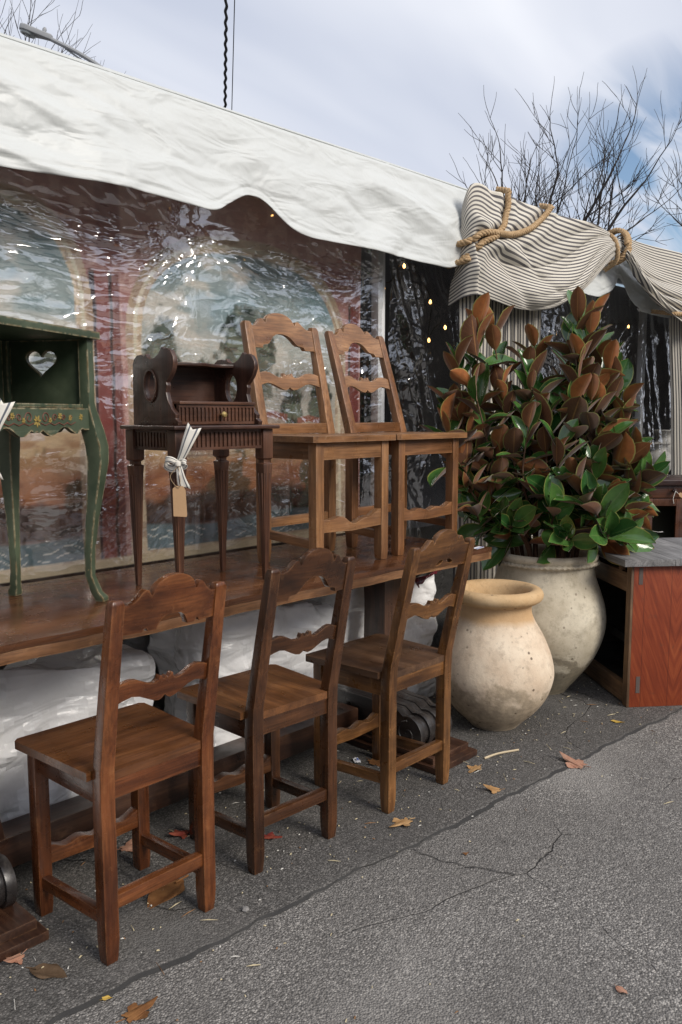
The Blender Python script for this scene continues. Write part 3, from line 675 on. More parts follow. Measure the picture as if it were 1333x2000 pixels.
# ------------------------------------------------------------------ trestle table
tb = thing('trestle_table', 'long dark polished trestle table carrying chairs, a desk and a green cabinet', 'table', (0, 0, 0))
random.seed(3)
b = MB(); n = 44
x0, x1, yA, yB = 0.15, 2.945, 1.925, 2.605
fr_ = [(x0 + (x1 - x0) * i / n, yA + .004 * math.sin(i * 1.7) + .004 * math.sin(i * .6)) for i in range(n + 1)]
b.prism([fr_ + [(x1 - .004, yA + .2), (x1, yB), (x0, yB)]], .018, lambda u, v, w: (u, v, .746 + w)); b.build('tabletop', W_TABLE['X'], tb, bevel=.004)
b = MB(); b.prism([[(u, v + .0025) for u, v in fr_] + [(x1 - .006, yA + .2), (x1 - .004, yB - .003), (x0, yB - .003)]], .030, lambda u, v, w: (u, v, .7215 + w))
b.build('edge_board', W_EDGE, tb, bevel=.004)
for xc, yfr in ((0.80, 1.875), (2.485, 1.755)):
    b = MB(); xl = xc + .055
    b.post([(xl, 2.17, .185, .150, .140), (xl, 2.17, .30, .115, .115), (xl, 2.17, .55, .110, .110), (xl, 2.17, .706, .120, .120)]); b.build('trestle_leg', W_TLEG['Z'], tb, bevel=.004)
    b = MB(); b.post([(xl, 2.47, .185, .120, .10), (xl, 2.47, .706, .110, .10)]); b.build('trestle_leg', W_TLEG['Z'], tb, bevel=.004)
    # plinth in two steps
    b = MB(); b.box(xc - .128, xc + .128, yfr, 2.62, .0055, .030); b.box(xc - .112, xc + .112, yfr + .03, 2.60, .0305, .055)
    b.build('plinth', W_TLEG['Y'], tb, bevel=.004)
    # reeded scroll foot: slices of one S-profile
    def scroll(k):
        yy0 = yfr + .10
        pr_ = [(2.62, .0555), (2.62, .165), (2.35, .200), (2.20, .203), (2.10, .203), (2.085, .197)]
        cy, cz, R_ = yy0 + .062, .112, .058 * k
        pr_ += [(2.04, .192 + .010 * (k - 1)), (1.99 - (1.99 - cy) * .25, .190 + .02 * (k - 1))] if cy < 1.95 else [(cy + .075, .188)]
        pr_ += [(cy + R_ * 1.0 * math.sin(a), cz + R_ * math.cos(a)) for a in [rad(20 - 17 * i) for i in range(15)]]
        pr_ += [(cy + .055, .075), (cy + .085, .0555)]
        return pr_
    b = MB(); nsl = 7; wsl = .196 / nsl
    for i in range(nsl):
        xs_ = xc - .098 + wsl * i; k = 1.12 if i % 2 == 0 else 0.98
        b.prism([scroll(k)], wsl * .97, lambda u, v, w, xs_=xs_: (xs_ + wsl/2 + w, u, v))
    for s in ((-1, 1) if xc > 1 else ()):
        pts = [(xc + s * .101, yfr + .162 + (.050 - .0030 * i) * math.sin(i * .55), .112 + (.050 - .0030 * i) * math.cos(i * .55)) for i in range(16)]
        b.tube(pts, [.005 - .0002 * i for i in range(16)], 6)
    b.build('scroll_foot', W_BLACK['Y'], tb, bevel=.003)
    b = MB(); pr_ = [(1.99, .703), (2.56, .703), (2.56, .690), (2.50, .660), (2.42, .640), (2.12, .640), (2.06, .655), (2.02, .684), (1.99, .692)]
    b.prism([pr_], .085, lambda u, v, w, xl=xl: (xl + .112 + w, u, v)); b.build('bracket', W_BLACK['Y'], tb, bevel=.004)
b = MB(); b.box(.93, 2.37, 2.150, 2.250, .070, .160); b.build('stretcher_beam', W_TLEG['X'], tb, bevel=.005)
lbl = NT('paper'); lbl.base((0.75, 0.76, 0.80), 0.6)
t = thing('paper_label', 'small white and blue paper label lying on the table end', 'label', (2.885, 2.0, TZ), rad(8))
t.location = (2.885, 1.955, TZ)
b = MB(); b.box(-.032, .032, -.013, .013, 0, .0012); b.build('card', lbl.m, t, smooth=0)
bl_ = m_plain('blue print', (0.10, 0.16, 0.45), 0.6)
b = MB(); b.box(-.030, .030, -.012, -.006, .0014, .0018); b.build('blue_stripe', bl_, t, smooth=0)

# ------------------------------------------------------------------ tarp-wrapped ballast blocks
def bag(label, x0, x1, y0, y1, z1, seed, slope=0.0, slump=.03):
    n = 44; b = MB()
    def shape(P):
        x, y, z = P
        return P
    # rounded block from a sphere-mapped cube grid
    vs = []; fs = []
    sx, sy, sz = (x1 - x0)/2, (y1 - y0)/2, z1/2
    cx, cy, cz = (x0 + x1)/2, (y0 + y1)/2, z1/2
    F = []
    for ax in range(3):
        for sg in (-1, 1):
            u, v = np.meshgrid(np.linspace(-1, 1, n), np.linspace(-1, 1, n), indexing='ij')
            q = np.zeros((n, n, 3)); q[..., ax] = sg; q[..., (ax + 1) % 3] = u if sg > 0 else -u; q[..., (ax + 2) % 3] = v
            h = np.array([sx, sy, sz]); p = q * h; r = 0.032
            core = np.clip(p, -(h - r), h - r); d = p - core; L = np.linalg.norm(d, axis=-1, keepdims=True)
            nr = d / np.maximum(L, 1e-6); p = np.where(L > 1e-6, core + nr * r, p)
            X_, Y_, Z_ = p[..., 0] + cx, p[..., 1] + cy, p[..., 2] + cz
            w = .022 * (fbm(X_ * 3 + seed, Y_ * 3, Z_ * 3, 3) - .5) +   .046 * (crease(X_ * 3.2 + seed + Z_ * 3 + .5 * vnoise(X_ * 6, Z_ * 6), Y_ * 3, Z_ * 5) - .5) -   .034 * (crease(X_ * 5 + seed - Z_ * 4, Y_ * 5, Z_ * 5 + X_ * 2) - .5) + .016 * (crease(X_ * 10 + seed - Z_ * 9, Y_ * 11, Z_ * 8) - .5) - .010 * (crease(X_ * 17 + seed + Z_ * 9, Y_ * 17, Z_ * 15) - .5)
            Z0 = Z_.copy()
            p = np.stack([X_, Y_, Z_], -1) + nr * w[..., None]
            tz = sstep(.3, 1.0, Z0 / z1)
            p[..., 2] -= slope * np.clip((p[..., 0] - cx) / sx, -0.2, 1) ** 1 * tz * sx + slump * vnoise(X_ * 2.3 + seed, Y_ * 2.0, 4.0) * tz
            p[..., 2] = np.maximum(p[..., 2], .0058)
            b.grid(p)
    o = b.build('wrapped_block', M_BAG, None, weld=True, smooth=13)
    return tag(o, label, 'wrapped block', 'white wrapped blocks under the table')
bag('big crumpled white plastic bundle behind the nearest chair seat', .25, 1.53, 2.29, 2.655, .625, 1.0, .14, .02)
bag('white plastic bundle behind the darkest floor chair, its top sloping down to one side', 1.77, 2.40, 2.29, 2.655, .615, 5.3, .18, .02)
bag('white plastic bundle behind the table leg, pressed up under the tabletop', 2.46, 3.05, 2.30, 2.655, .685, 9.1, .05, .04)
t = NT('red printed plastic'); t.base(t.ramp(t.noise(t.coord((1, 1, 1)), 18, 4, .6, 1.0), [(.40, (.10, .015, .022)), (.62, (.16, .022, .032)), (.88, (.3, .26, .27))]), .2, .6)
t.bump(t.noise(t.coord(), 30, 3), .6, .02)
P = np.zeros((30, 24, 3)); u, v = np.meshgrid(np.linspace(0, 1, 30), np.linspace(0, 1, 24), indexing='ij')
P[..., 0] = 2.84 + .20 * u; P[..., 1] = 2.22 + .10 * v + .03 * ridge(u * 4, v * 4, 3.0, 2); P[..., 2] = .55 + .08 * v * (1 - .3 * u) + .06 * u + .03 * fbm(u * 6, v * 6)
o = obj('plastic_bag', grid_mesh('plastic_bag', P), t.m); o.modifiers.new('thickness', 'SOLIDIFY').thickness = .002
tag(o, 'glossy red and white plastic wrapping showing behind the worn floor chair', 'plastic bag')

# ------------------------------------------------------------------ green painted cabinet on the table
def m_green():
    t = NT('chipped green paint')
    c = t.ramp(t.noise(t.coord(jitter=2), 9, 5, .6), [(.3, (.034, .052, .030)), (.6, (.070, .090, .056)), (.8, (.10, .135, .080))])
    bv = t.new('ShaderNodeBevel', samples=4); bv.inputs['Radius'].default_value = .009
    ge = t.new('ShaderNodeNewGeometry')
    d = t.new('ShaderNodeVectorMath', operation='DOT_PRODUCT'); t.l.new(bv.outputs[0], d.inputs[0]); t.l.new(ge.outputs['True Normal'], d.inputs[1])
    e = t.range(d.outputs['Value'], .97, .80, 0, 1)
    nz = t.noise(t.coord((1, 1, .45), jitter=2), 38, 5, .65)
    chip = t.math('MULTIPLY', e, t.range(nz, .42, .50, 0, 1))
    c = t.mix(chip, c, t.ramp(t.noise(t.coord(), 60, 2), [(.4, (.30, .19, .09)), (.6, (.55, .46, .30))]))
    spots = t.range(t.noise(t.coord(jitter=4), 55, 4, .7), .70, .73, 0, .8); c = t.mix(spots, c, (.42, .33, .17))
    t.base(c, .5, .4); t.bump(t.noise(t.coord(), 40, 4), .15, .003); return t.m
M_GREEN = m_green()
M_GOLD = m_plain('faded gold paint', (.36, .26, .075), .5, .6, 60)
M_RUST = m_plain('rusty red paint', (.16, .05, .03), .6, .5, 60)
gc = thing('bedside_cabinet', 'chipped green painted cabinet with a heart cut-out and curved legs on the table', 'cabinet', (.978, 2.192, TZ), rad(28))
HW, HD = .275, .150
def scallop(h, lo, n=40):
    up = [(-h, .562), (h, .562)]
    out = []
    for i in range(n + 1):
        q = 1 - 2 * i / n; k = abs(q)
        z = lo + .012 * math.cos(q * math.pi * 4) * (1 if k < .8 else .4) + .022 * max(0, k - .55) * (k < .86) - (.012 if k < .06 else 0) - .03 * max(0, k - .9)
        out.append((h * q, z))
    return up + out
for s in (-1, 1):
    for r in (-1, 1):
        b = MB(); st = []
        for z, o, w in ((0, .022, .030), (.012, .020, .034), (.03, .008, .027), (.08, -.008, .024), (.16, -.006, .026), (.25, .004, .031), (.34, .016, .040), (.41, .024, .048), (.455, .022, .052), (.50, .012, .052), (.56, .000, .040), (.58, .000, .034), (.757, .000, .034)):
            st.append((s * (HW - .018) + s * o * .75, r * (HD - .018) + r * o * .75, z, w * .92, w * .92))
        b.post(st); b.build('leg', M_GREEN, gc, bevel=.0018, smooth=40)
b = MB(); b.prism([scallop(HW - .03, .500)], .014, lambda u, v, w: (u, -HD + .012 + w, v)); fa = b.build('front_apron', M_GREEN, gc, bevel=.001)
b = MB(); b.prism([scallop(HW - .03, .500)], .014, lambda u, v, w: (u, HD - .012 + w, v)); b.build('rear_apron', M_GREEN, gc, bevel=.001)
for s in (-1, 1):
    b = MB(); b.prism([scallop(HD - .03, .505)], .014, lambda u, v, w, s=s: (s * (HW - .012) + w, u, v)); b.build('side_apron', M_GREEN, gc, bevel=.001)
    heart = [(.012 + .045 * (math.sin(a) ** 3) * 1.12, .696 + .0030 * (13 * math.cos(a) - 5 * math.cos(2*a) - 2 * math.cos(3*a) - math.cos(4*a)) * .85) for a in [2 * math.pi * i / 36 for i in range(36)]]
    b = MB(); b.prism([[(-HD + .034, .5625), (HD - .034, .5625), (HD - .034, .7565), (-HD + .034, .7565)], heart], .014, lambda u, v, w, s=s: (s * (HW - .014) + w, u, v))
    b.build('side_panel', M_GREEN, gc, bevel=.0015)
b = MB(); b.box(-HW + .034, HW - .034, HD - .018, HD - .006, .5625, .7565); b.build('back_panel', M_GREEN, gc)
b = MB(); b.box(-HW + .008, HW - .008, -HD + .022, HD - .022, .5630, .574); b.build('cabinet_floor', M_GREEN, gc, bevel=.002)
b = MB(); b.box(-HW - .012, HW + .012, -HD - .012, HD + .012, .757, .778); b.build('top', M_GREEN, gc, bevel=.002)
# painted scrollwork on the apron
random.seed(11)
def spiral(cx, cz, r, a0, turns, sg):
    n = 22; return [(cx + r * (1 - .75 * i / n) * math.cos(a0 + sg * turns * 6.283 * i / n), -HD + .0042, cz + r * (1 - .75 * i / n) * math.sin(a0 + sg * turns * 6.283 * i / n)) for i in range(n + 1)]
for sx in (-1, 1):
    b = MB()
    for dx, r in ((.035, .016), (.075, .011), (.115, .009), (.150, .007)):
        b.tube(spiral(sx * dx, .536, r, 0 if sx > 0 else math.pi, 1.2, sx), .0014, 5)
        b.tube([(sx * (dx - .02), -HD + .0042, .523), (sx * dx, -HD + .004, .517), (sx * (dx + .022), -HD + .0042, .524)], .0013, 5)
    b.build('painted_scroll', M_RUST, fa)
for fx, fz, R_ in ((0, .528, .015), (-.10, .541, .009), (.10, .541, .009), (.056, .530, .007), (-.056, .530, .007), (.148, .536, .008), (-.148, .536, .008), (.20, .538, .009), (-.20, .538, .009)):
    b = MB()
    for k in range(7):
        a = k * 6.283 / 7 + random.random() * .3
        P = Vector((fx + R_ * .6 * math.cos(a), -HD + .004, fz + R_ * .6 * math.sin(a)))
        dv = Vector((math.cos(a), 0, math.sin(a))); pv = Vector((-math.sin(a), 0, math.cos(a)))
        b.prism([[(-R_*.45, 0), (0, R_*.22), (R_*.5, 0), (0, -R_*.22)]], .002, lambda u, v, w, P=P, dv=dv, pv=pv: P + dv * u + pv * v + Vector((0, w, 0)))
    b.lathe([(.001, 0), (R_ * .2, .001)], 6, c=(fx, -HD + .004, fz))
    b.build('painted_flower', M_GOLD, fa, smooth=0)

# ------------------------------------------------------------------ dark writing desk
dk = thing('writing_desk', 'small dark wooden desk with fluted drawer and scrolled sides standing on the table', 'desk', (1.667, 2.20, TZ), rad(0))
DX, DY = .172, .112
for sx in (-1, 1):
    for sy in (-1, 1):
        b = MB(); x, y = sx * DX, sy * DY
        b.post([(x, y, 0, .014, .014), (x, y, .36, .035, .035), (x, y, .385, .039, .039), (x, y, .389, .026, .026), (x, y, .398, .026, .026), (x, y, .404, .041, .041), (x, y, .499, .041, .041)])
        for fx, fy in ((0, -1), (0, 1), (-1, 0), (1, 0)):     # flutes: two raised fillets on each face
            for o in (-.28, .28):
                p0 = Vector((x + fx * .0068 + fy * o * .010, y + fy * .0068 + fx * o * .010, .03)); p1 = Vector((x + fx * .0178 + fy * o * .030, y + fy * .0178 + fx * o * .030, .355))
                b.tube([p0, p1], [.0016, .003], 5)
        b.build('leg', W_DESKL['Z'], dk, bevel=.0015)
def fluted(b, f, L, z0, z1, pitch=.0165):
    """board with upright grooves: backing plate, rails above and below, fillets between the grooves"""
    n = max(3, int(round(L / pitch))); p = L / n
    b.prism([[(-L/2, z0), (L/2, z0), (L/2, z1), (-L/2, z1)]], .008, lambda u, v, w: f(u, v, w + .004))
    e = .009
    b.prism([[(-L/2, z0), (L/2, z0), (L/2, z0 + e), (-L/2, z0 + e)]], .005, lambda u, v, w: f(u, v, w - .0026))
    b.prism([[(-L/2, z1 - e), (L/2, z1 - e), (L/2, z1), (-L/2, z1)]], .005, lambda u, v, w: f(u, v, w - .0026))
    for i in range(n + 1):
        c = -L/2 + p * i; w_ = p * .27
        a0, a1 = max(-L/2, c - w_), min(L/2, c + w_)
        b.prism([[(a0, z0 + e + .0002), (a1, z0 + e + .0002), (a1, z1 - e - .0002), (a0, z1 - e - .0002)]], .005, lambda u, v, w: f(u, v, w - .0026))
b = MB(); fluted(b, lambda u, v, w: (u, -DY - .008 + w, v), 2 * DX - .042, .437, .4995); b.build('front_apron', W_DESKL['X'], dk, smooth=0)
b = MB(); b.box(-DX + .022, DX - .022, DY - .004, DY + .008, .437, .4995); b.build('rear_apron', W_DESK['X'], dk)
for sx in (-1, 1):
    b = MB(); fluted(b, lambda u, v, w, sx=sx: (sx * (DX + .008) - sx * w, u, v), 2 * DY - .042, .437, .4995); b.build('side_apron', W_DESK['Y'], dk, smooth=0)
b = MB(); b.box(-.208, .208, -.152, .140, .500, .512); b.build('desk_top', W_DESK['X'], dk, bevel=.004, seg=3)
prof = [(0, .5125), (.236, .5125), (.238, .524), (.224, .532), (.226, .545), (.205, .562), (.186, .588), (.178, .612), (.184, .632), (.180, .642), (.192, .652), (.210, .672), (.220, .695), (.218, .716), (.204, .735), (.186, .742), (.170, .741), (.160, .748), (.152, .740), (.140, .727), (.120, .717), (.098, .714), (.082, .721), (.075, .731), (.066, .723), (.050, .729), (.028, .728), (.010, .716), (.002, .700)]
oval = [(.098 + .030 * math.cos(a), .632 + .046 * math.sin(a)) for a in [6.2832 * i / 28 for i in range(28)]]
oval2 = [(.098 + .035 * math.cos(a), .632 + .051 * math.sin(a)) for a in [6.2832 * i / 28 for i in range(28)]]
for sx in (-1, 1):
    b = MB(); b.prism([prof, oval], .016, lambda u, v, w, sx=sx: (sx * .158 + w, .125 - u, v))
    sp = b.build('gallery_side', W_DESK['Z'], dk, bevel=.002)
    b = MB(); b.prism([oval2, oval], .004, lambda u, v, w, sx=sx: (sx * .1685 + w, .125 - u, v)); b.build('oval_moulding', W_DESK['Z'], sp, bevel=.001)
b = MB(); b.box(-.1495, .1495, .115, .125, .5125, .712); b.build('gallery_back', W_DESK['X'], dk)
n = 16; bow = [(-.1495 + .299 * i / n, .010 - .020 * math.cos(math.pi * (i / n - .5) * 3) ) for i in range(n + 1)]
b = MB(); b.prism([bow + [(.1495, .1145), (-.1495, .1145)]], .010, lambda u, v, w: (u, v, .704 + w)); b.build('upper_shelf', W_DESK['X'], dk, bevel=.002)
b = MB(); b.box(-.1495, .1495, -.100, .1145, .576, .585); b.build('lower_shelf', W_DESKL['X'], dk, bevel=.002)
b = MB(); fluted(b, lambda u, v, w: (u, -.088 + w, v), .296, .515, .5755, .0150); dr = b.build('drawer', W_DESKL['X'], dk, smooth=0)
brass = NT('brass'); brass.base((.55, .40, .16), .35, .5, .8)
b = MB(); b.lathe([(.003, 0), (.003, .008), (.0085, .012), (.010, .018), (.007, .023), (.001, .0245)], 16)
b.v = [(x + .01, -.0935 - z, y + .545) for x, y, z in b.v]; b.build('knob', brass.m, dr)

# ------------------------------------------------------------------ ribbons and tags
rb = NT('striped ribbon'); uvn = rb.new('ShaderNodeUVMap'); sx_ = rb.new('ShaderNodeSeparateXYZ'); rb.l.new(uvn.outputs[0], sx_.inputs[0])
dd = rb.math('ABSOLUTE', rb.math('SUBTRACT', sx_.outputs[1], .5)); st_ = rb.math('MULTIPLY', rb.range(dd, .20, .22), rb.range(dd, .34, .32))
rb.base(rb.mix(st_, (.72, .69, .62), (.12, .13, .15)), .7, .3); M_RIB = rb.m
kraft = m_plain('kraft card', (.52, .33, .18), .8, .15, 30); M_STRING = m_plain('jute string', (.35, .25, .15), .9)
def strip(b, pts, wd, wv):
    pts = smooth_path(pts, 5); n = len(pts); P = np.zeros((n, 5, 3)); UV = np.zeros((n, 5, 2))
    for i, p in enumerate(pts):
        d = (pts[min(i+1, n-1)] - pts[max(i-1, 0)]).normalized(); s = Vector(wv) - d * Vector(wv).dot(d); s.normalize()
        nn = d.cross(s); w = wd[0] + (wd[1] - wd[0]) * i / (n - 1)
        for j in range(5):
            q = j / 4 - .5
            e = (d * (.35 * w * abs(q) * 2 - .1 * w)) if i == n - 1 else Vector()      # swallow-tail end
            P[i, j] = p + s * (w * q) + nn * (w * .22 * (q * q - .1)) + e; UV[i, j] = (i / n, j / 4)
    b.grid(P, UV)
def ribbon_tag(name, label, loc, rz, sc=1.0, tag_=True):
    t = thing('ribbon_bow', label, 'ribbon', loc, rz)
    b = MB()
    strip(b, [(0, -.004, 0), (.016, -.012, .030), (.030, -.016, .062), (.047, -.010, .103)], (.016, .042), (1, 0, -.45))
    strip(b, [(0, -.004, 0), (.006, -.014, -.025), (.010, -.012, -.048), (.017, -.008, -.072)], (.014, .034), (1, 0, .2))
    b.build('ribbon_tail', M_RIB, t, smooth=70, recalc=False).modifiers.new('thickness', 'SOLIDIFY').thickness = .0006
    b = MB()
    strip(b, [(0, -.003, 0), (-.018, -.02, .012), (-.036, -.012, .010), (-.036, .004, -.008), (-.016, -.004, -.014), (0, -.004, -.003)], (.016, .026), (.2, 0, 1))
    strip(b, [(0, -.003, 0), (.014, -.016, .008), (.024, -.008, .002), (.016, -.002, -.010), (0, -.004, -.004)], (.012, .018), (-.1, 0, 1))
    b.build('ribbon_loop', M_RIB, t, smooth=70, recalc=False).modifiers.new('thickness', 'SOLIDIFY').thickness = .0006
    b = MB(); b.lathe([(.002, -.009), (.009, -.006), (.010, 0), (.009, .006), (.002, .009)], 10, c=(0, -.010, 0)); b.build('knot', M_RIB, t)
    if tag_:
        g_ = thing('price_tag', 'blank brown card tag hanging from the striped ribbon on the dark desk', 'tag', loc, rz)
        b = MB(); b.prism([[(-.018, -.155), (.020, -.157), (.022, -.152), (.019, -.078), (.012, -.066), (-.010, -.065), (-.019, -.074)]], .0012, lambda u, v, w: (u + .002, -.012 + w - .02 * (v + .11) * .3, v)); b.build('card', kraft, g_, smooth=0)
        b = MB(); b.tube(smooth_path([(0, -.012, -.008), (-.022, -.016, -.035), (-.012, -.014, -.06), (.002, -.0145, -.070), (.006, -.014, -.05), (.002, -.012, -.01)], 5), .0010, 5); b.build('string', M_STRING, g_)
        return t
    return t
ribbon_tag('r', 'striped ribbon bow tied round the near leg of the dark writing desk', (1.476, 2.055, TZ + .402), rad(-46.6))
ribbon_tag('r', 'striped ribbon bow tied at the apron of the green cabinet', (.860, 1.938, TZ + .470), rad(-46.6), tag_=False)

# ------------------------------------------------------------------ terracotta jars
def m_jar(name, base, pale, stain, zst, neck=None, zneck=.46, pit=.5):
    t = NT(name); v = t.coord(); g = t.new('ShaderNodeSeparateXYZ'); t.l.new(t.new('ShaderNodeTexCoord').outputs['Object'], g.inputs[0])
    c = t.mix(t.range(t.noise(v, 5, 6, .65), .35, .65), base, pale)
    c = t.mix(t.range(t.noise(t.coord(loc=(3, 1, 0)), 13, 6, .7), .52, .70, 0, .6), c, tuple(.62 * q for q in base))
    c = t.mix(t.range(t.noise(t.coord(loc=(7, 2, 5)), 45, 4, .7), .55, .75, 0, .5), c, tuple(.5 * q for q in base))
    if neck:
        zz_ = t.math('ADD', g.outputs[2], t.math('MULTIPLY', t.noise(t.coord((1, 1, .3)), 9, 4), .035))
        c = t.mix(t.range(zz_, zneck + .006, zneck + .034, 0, .85), c, t.mix(t.range(t.noise(v, 7, 5, .6), .35, .7), neck, tuple(1.25 * q for q in neck)))
    zs = t.math('ADD', g.outputs[2], t.math('MULTIPLY', t.math('SUBTRACT', t.noise(t.coord(loc=(1, 5, 2)), 4.5, 6, .68, .4), .5), .52))
    c = t.mix(t.range(zs, zst + .015, zst - .02, 0, .78), c, t.mix(t.range(t.noise(v, 30, 4, .7), .4, .65), stain, tuple(1.7 * q for q in stain)))
    p = t.voro(t.coord(loc=(.3, .1, .7)), 24, 'Distance'); pm = t.math('MULTIPLY', t.range(p, .17, .10), t.range(t.noise(t.coord(loc=(11, 0, 0)), 6, 2), .48, .56))
    c = t.mix(t.math('MULTIPLY', pm, pit), c, (.09, .06, .04))
    t.base(c, .78, .3); t.bump(t.math('SUBTRACT', t.noise(v, 26, 6, .7), t.math('MULTIPLY', pm, .6)), .35, .008); return t.m
def lathe_part(name, prof, mat, parent, n=72, wob=0.0, seed=0, closed=False):
    b = MB(); pr_ = prof; b.lathe(pr_, n, closed=closed)
    if wob:
        a = np.array(b.v); th = np.arctan2(a[:, 1], a[:, 0]); k = 1 + wob * (vnoise(np.cos(th) * 1.3 + 4 + seed, np.sin(th) * 1.3 + 4, a[:, 2] * 5) - .5)
        a[:, :2] *= k[:, None]; b.v = [tuple(q) for q in a]
    return b.build(name, mat, parent, smooth=60)
def profile(pts, n=5): return [(p.x, p.y) for p in smooth_path([(r, z, 0) for r, z in pts], n)]
J1 = thing('terracotta_jar', 'cream terracotta jar with ochre rolled rim, empty, beside the worn chair', 'jar', (2.950, 1.902, .005))
M_J1 = m_jar('cream jar plaster', (.60, .46, .33), (.75, .635, .49), (.29, .23, .16), .17, (.46, .285, .135), .455, .8)
lathe_part('body', [(.001, 0)] + profile([(.098, 0), (.108, .012), (.128, .032), (.172, .075), (.214, .135), (.238, .205), (.240, .255), (.226, .320), (.196, .390), (.166, .440), (.149, .475), (.145, .505), (.150, .528)]) + [(.130, .529), (.126, .48), (.18, .39), (.2, .25), (.1, .05), (.001, .04)], M_J1, J1, wob=.03, closed=True)
M_J1R = m_jar('ochre jar rim', (.52, .335, .165), (.62, .44, .25), (.3, .2, .1), -9, None, .5, .9)
lathe_part('rim', profile([(.146, .520), (.165, .528), (.186, .542), (.192, .560), (.186, .577), (.168, .586), (.148, .583), (.134, .568), (.128, .540), (.128, .505), (.138, .506), (.146, .520)], 4), M_J1R, J1, wob=.02, seed=2, closed=True)
def rim_bm(z0, R_, r, twist=60):
    b = MB(); N = 240; P = np.zeros((N, 8, 3))
    for i in range(N):
        a = 2 * math.pi * i / N
        for j in range(8):
            q = 2 * math.pi * j / 8; k = r * (1 + .28 * math.cos(2 * (q) + a * twist))
            P[i, j] = ((R_ + k * math.cos(q)) * math.cos(a), (R_ + k * math.cos(q)) * math.sin(a), z0 + k * math.sin(q))
    P = np.concatenate([P, P[:1]], 0); b.grid(P, wrap=True); return b
M_J2 = m_jar('weathered grey jar clay', (.43, .37, .27), (.63, .57, .45), (.15, .125, .085), .16, None, .5, .5)
def big_jar(label, loc):
    J = thing('terracotta_jar', label, 'jar', loc)
    lathe_part('body', [(.001, 0)] + profile([(.112, 0), (.122, .015), (.165, .070), (.222, .150), (.262, .240), (.279, .320), (.274, .400), (.252, .480), (.231, .545), (.222, .590), (.222, .610)]) + [(.2, .611), (.21, .55), (.25, .4), (.2, .16), (.1, .05), (.001, .04)], M_J2, J, wob=.035, seed=5, closed=True)
    lathe_part('rim', profile([(.222, .608), (.232, .622), (.241, .640), (.240, .655), (.228, .664), (.213, .660), (.204, .640), (.203, .600), (.212, .600), (.222, .608)], 4), M_J2, J, wob=.02, seed=6, closed=True)
    rim_bm(.620, .2375, .0085).build('rope_moulding', M_J2, J, weld=True)
    return J
JB = (3.505, 1.995, .005)
big_jar('large weathered grey jar with rope moulding holding the tall magnolia branches', JB)

# ------------------------------------------------------------------ magnolia branches
def m_leaf(name, col, var, rough, spec, mid, back=False):
    t = NT(name); u = t.new('ShaderNodeUVMap'); s = t.new('ShaderNodeSeparateXYZ'); t.l.new(u.outputs[0], s.inputs[0])
    ge = t.new('ShaderNodeNewGeometry').outputs['Random Per Island']
    c = t.mix(ge, col, var)
    c = t.mix(t.range(t.noise(t.coord(), 40, 3), .35, .7, 0, .35), c, tuple(.6 * q for q in col))
    d = t.math('ABSOLUTE', s.outputs[1]); c = t.mix(t.range(d, .075, .03, 0, .75), c, mid)
    vein = t.math('ABSOLUTE', t.math('SUBTRACT', t.math('FRACT', t.math('ADD', t.math('MULTIPLY', s.outputs[0], 11), t.math('MULTIPLY', d, -2.5))), .5))
    c = t.mix(t.range(vein, .06, .02, 0, .18), c, mid)
    c = t.mix(t.range(d, .90, .97, 0, .8), c, (.30, .30, .08))
    t.base(c, rough, spec); t.bump(t.math('ADD', vein, t.range(d, 0, .1)), .12, .002)
    t.put(t.p.inputs['Sheen Weight'], .25 if back else 0); return t.m
M_LT = m_leaf('glossy green leaf face', (.024, .085, .020), (.085, .19, .042), .17, .65, (.10, .17, .05))
M_LB = m_leaf('rusty brown leaf back', (.085, .030, .010), (.34, .108, .022), .55, .35, (.30, .14, .045), True)
M_BARK = m_plain('magnolia stem bark', (.13, .065, .035), .75, .5, 40)
def leaf_grid(L, W, cup, bend, nu=8, nv=5, wave=0.0, ph=0.0):
    u, v = np.meshgrid(np.linspace(0, 1, nu), np.linspace(-1, 1, nv), indexing='ij')
    w = np.maximum(np.sin(np.pi * np.clip(u, 0, 1) ** 1.05), 0) ** .66; w[0] = .05; w[-1] = .012
    x = L * u - L * .1 * bend * u * u; y = W / 2 * w * v
    z = cup * np.abs(v) ** 1.6 * w * W / 2 - bend * L * .5 * u ** 2 + wave * W * np.sin(u * 9 + ph) * np.abs(v)
    return np.stack([x, y, z], -1), np.stack([u, v], -1)
def add_leaf(b, base, d, nrm, L, W, rng, bend=None):
    d = Vector(d).normalized(); nrm = Vector(nrm); nrm = (nrm - d * nrm.dot(d)).normalized(); sd = nrm.cross(d)
    P, uv = leaf_grid(L, W, rng.uniform(.25, .7), rng.uniform(-.12, .30) if bend is None else bend, wave=rng.uniform(0, .05), ph=rng.uniform(0, 6))
    P[..., 0] += .012
    M = np.array([d, sd, nrm]); Q = P @ M + np.array(base)
    th = np.array(nrm) * .0007
    b.grid(Q + th, uv, 0); o = len(b.f)
    b.grid((Q - th)[::-1], uv[::-1], 1)
    p0 = Vector(base); b.tube([p0, p0 + d * .014], .0022, 5, 2)
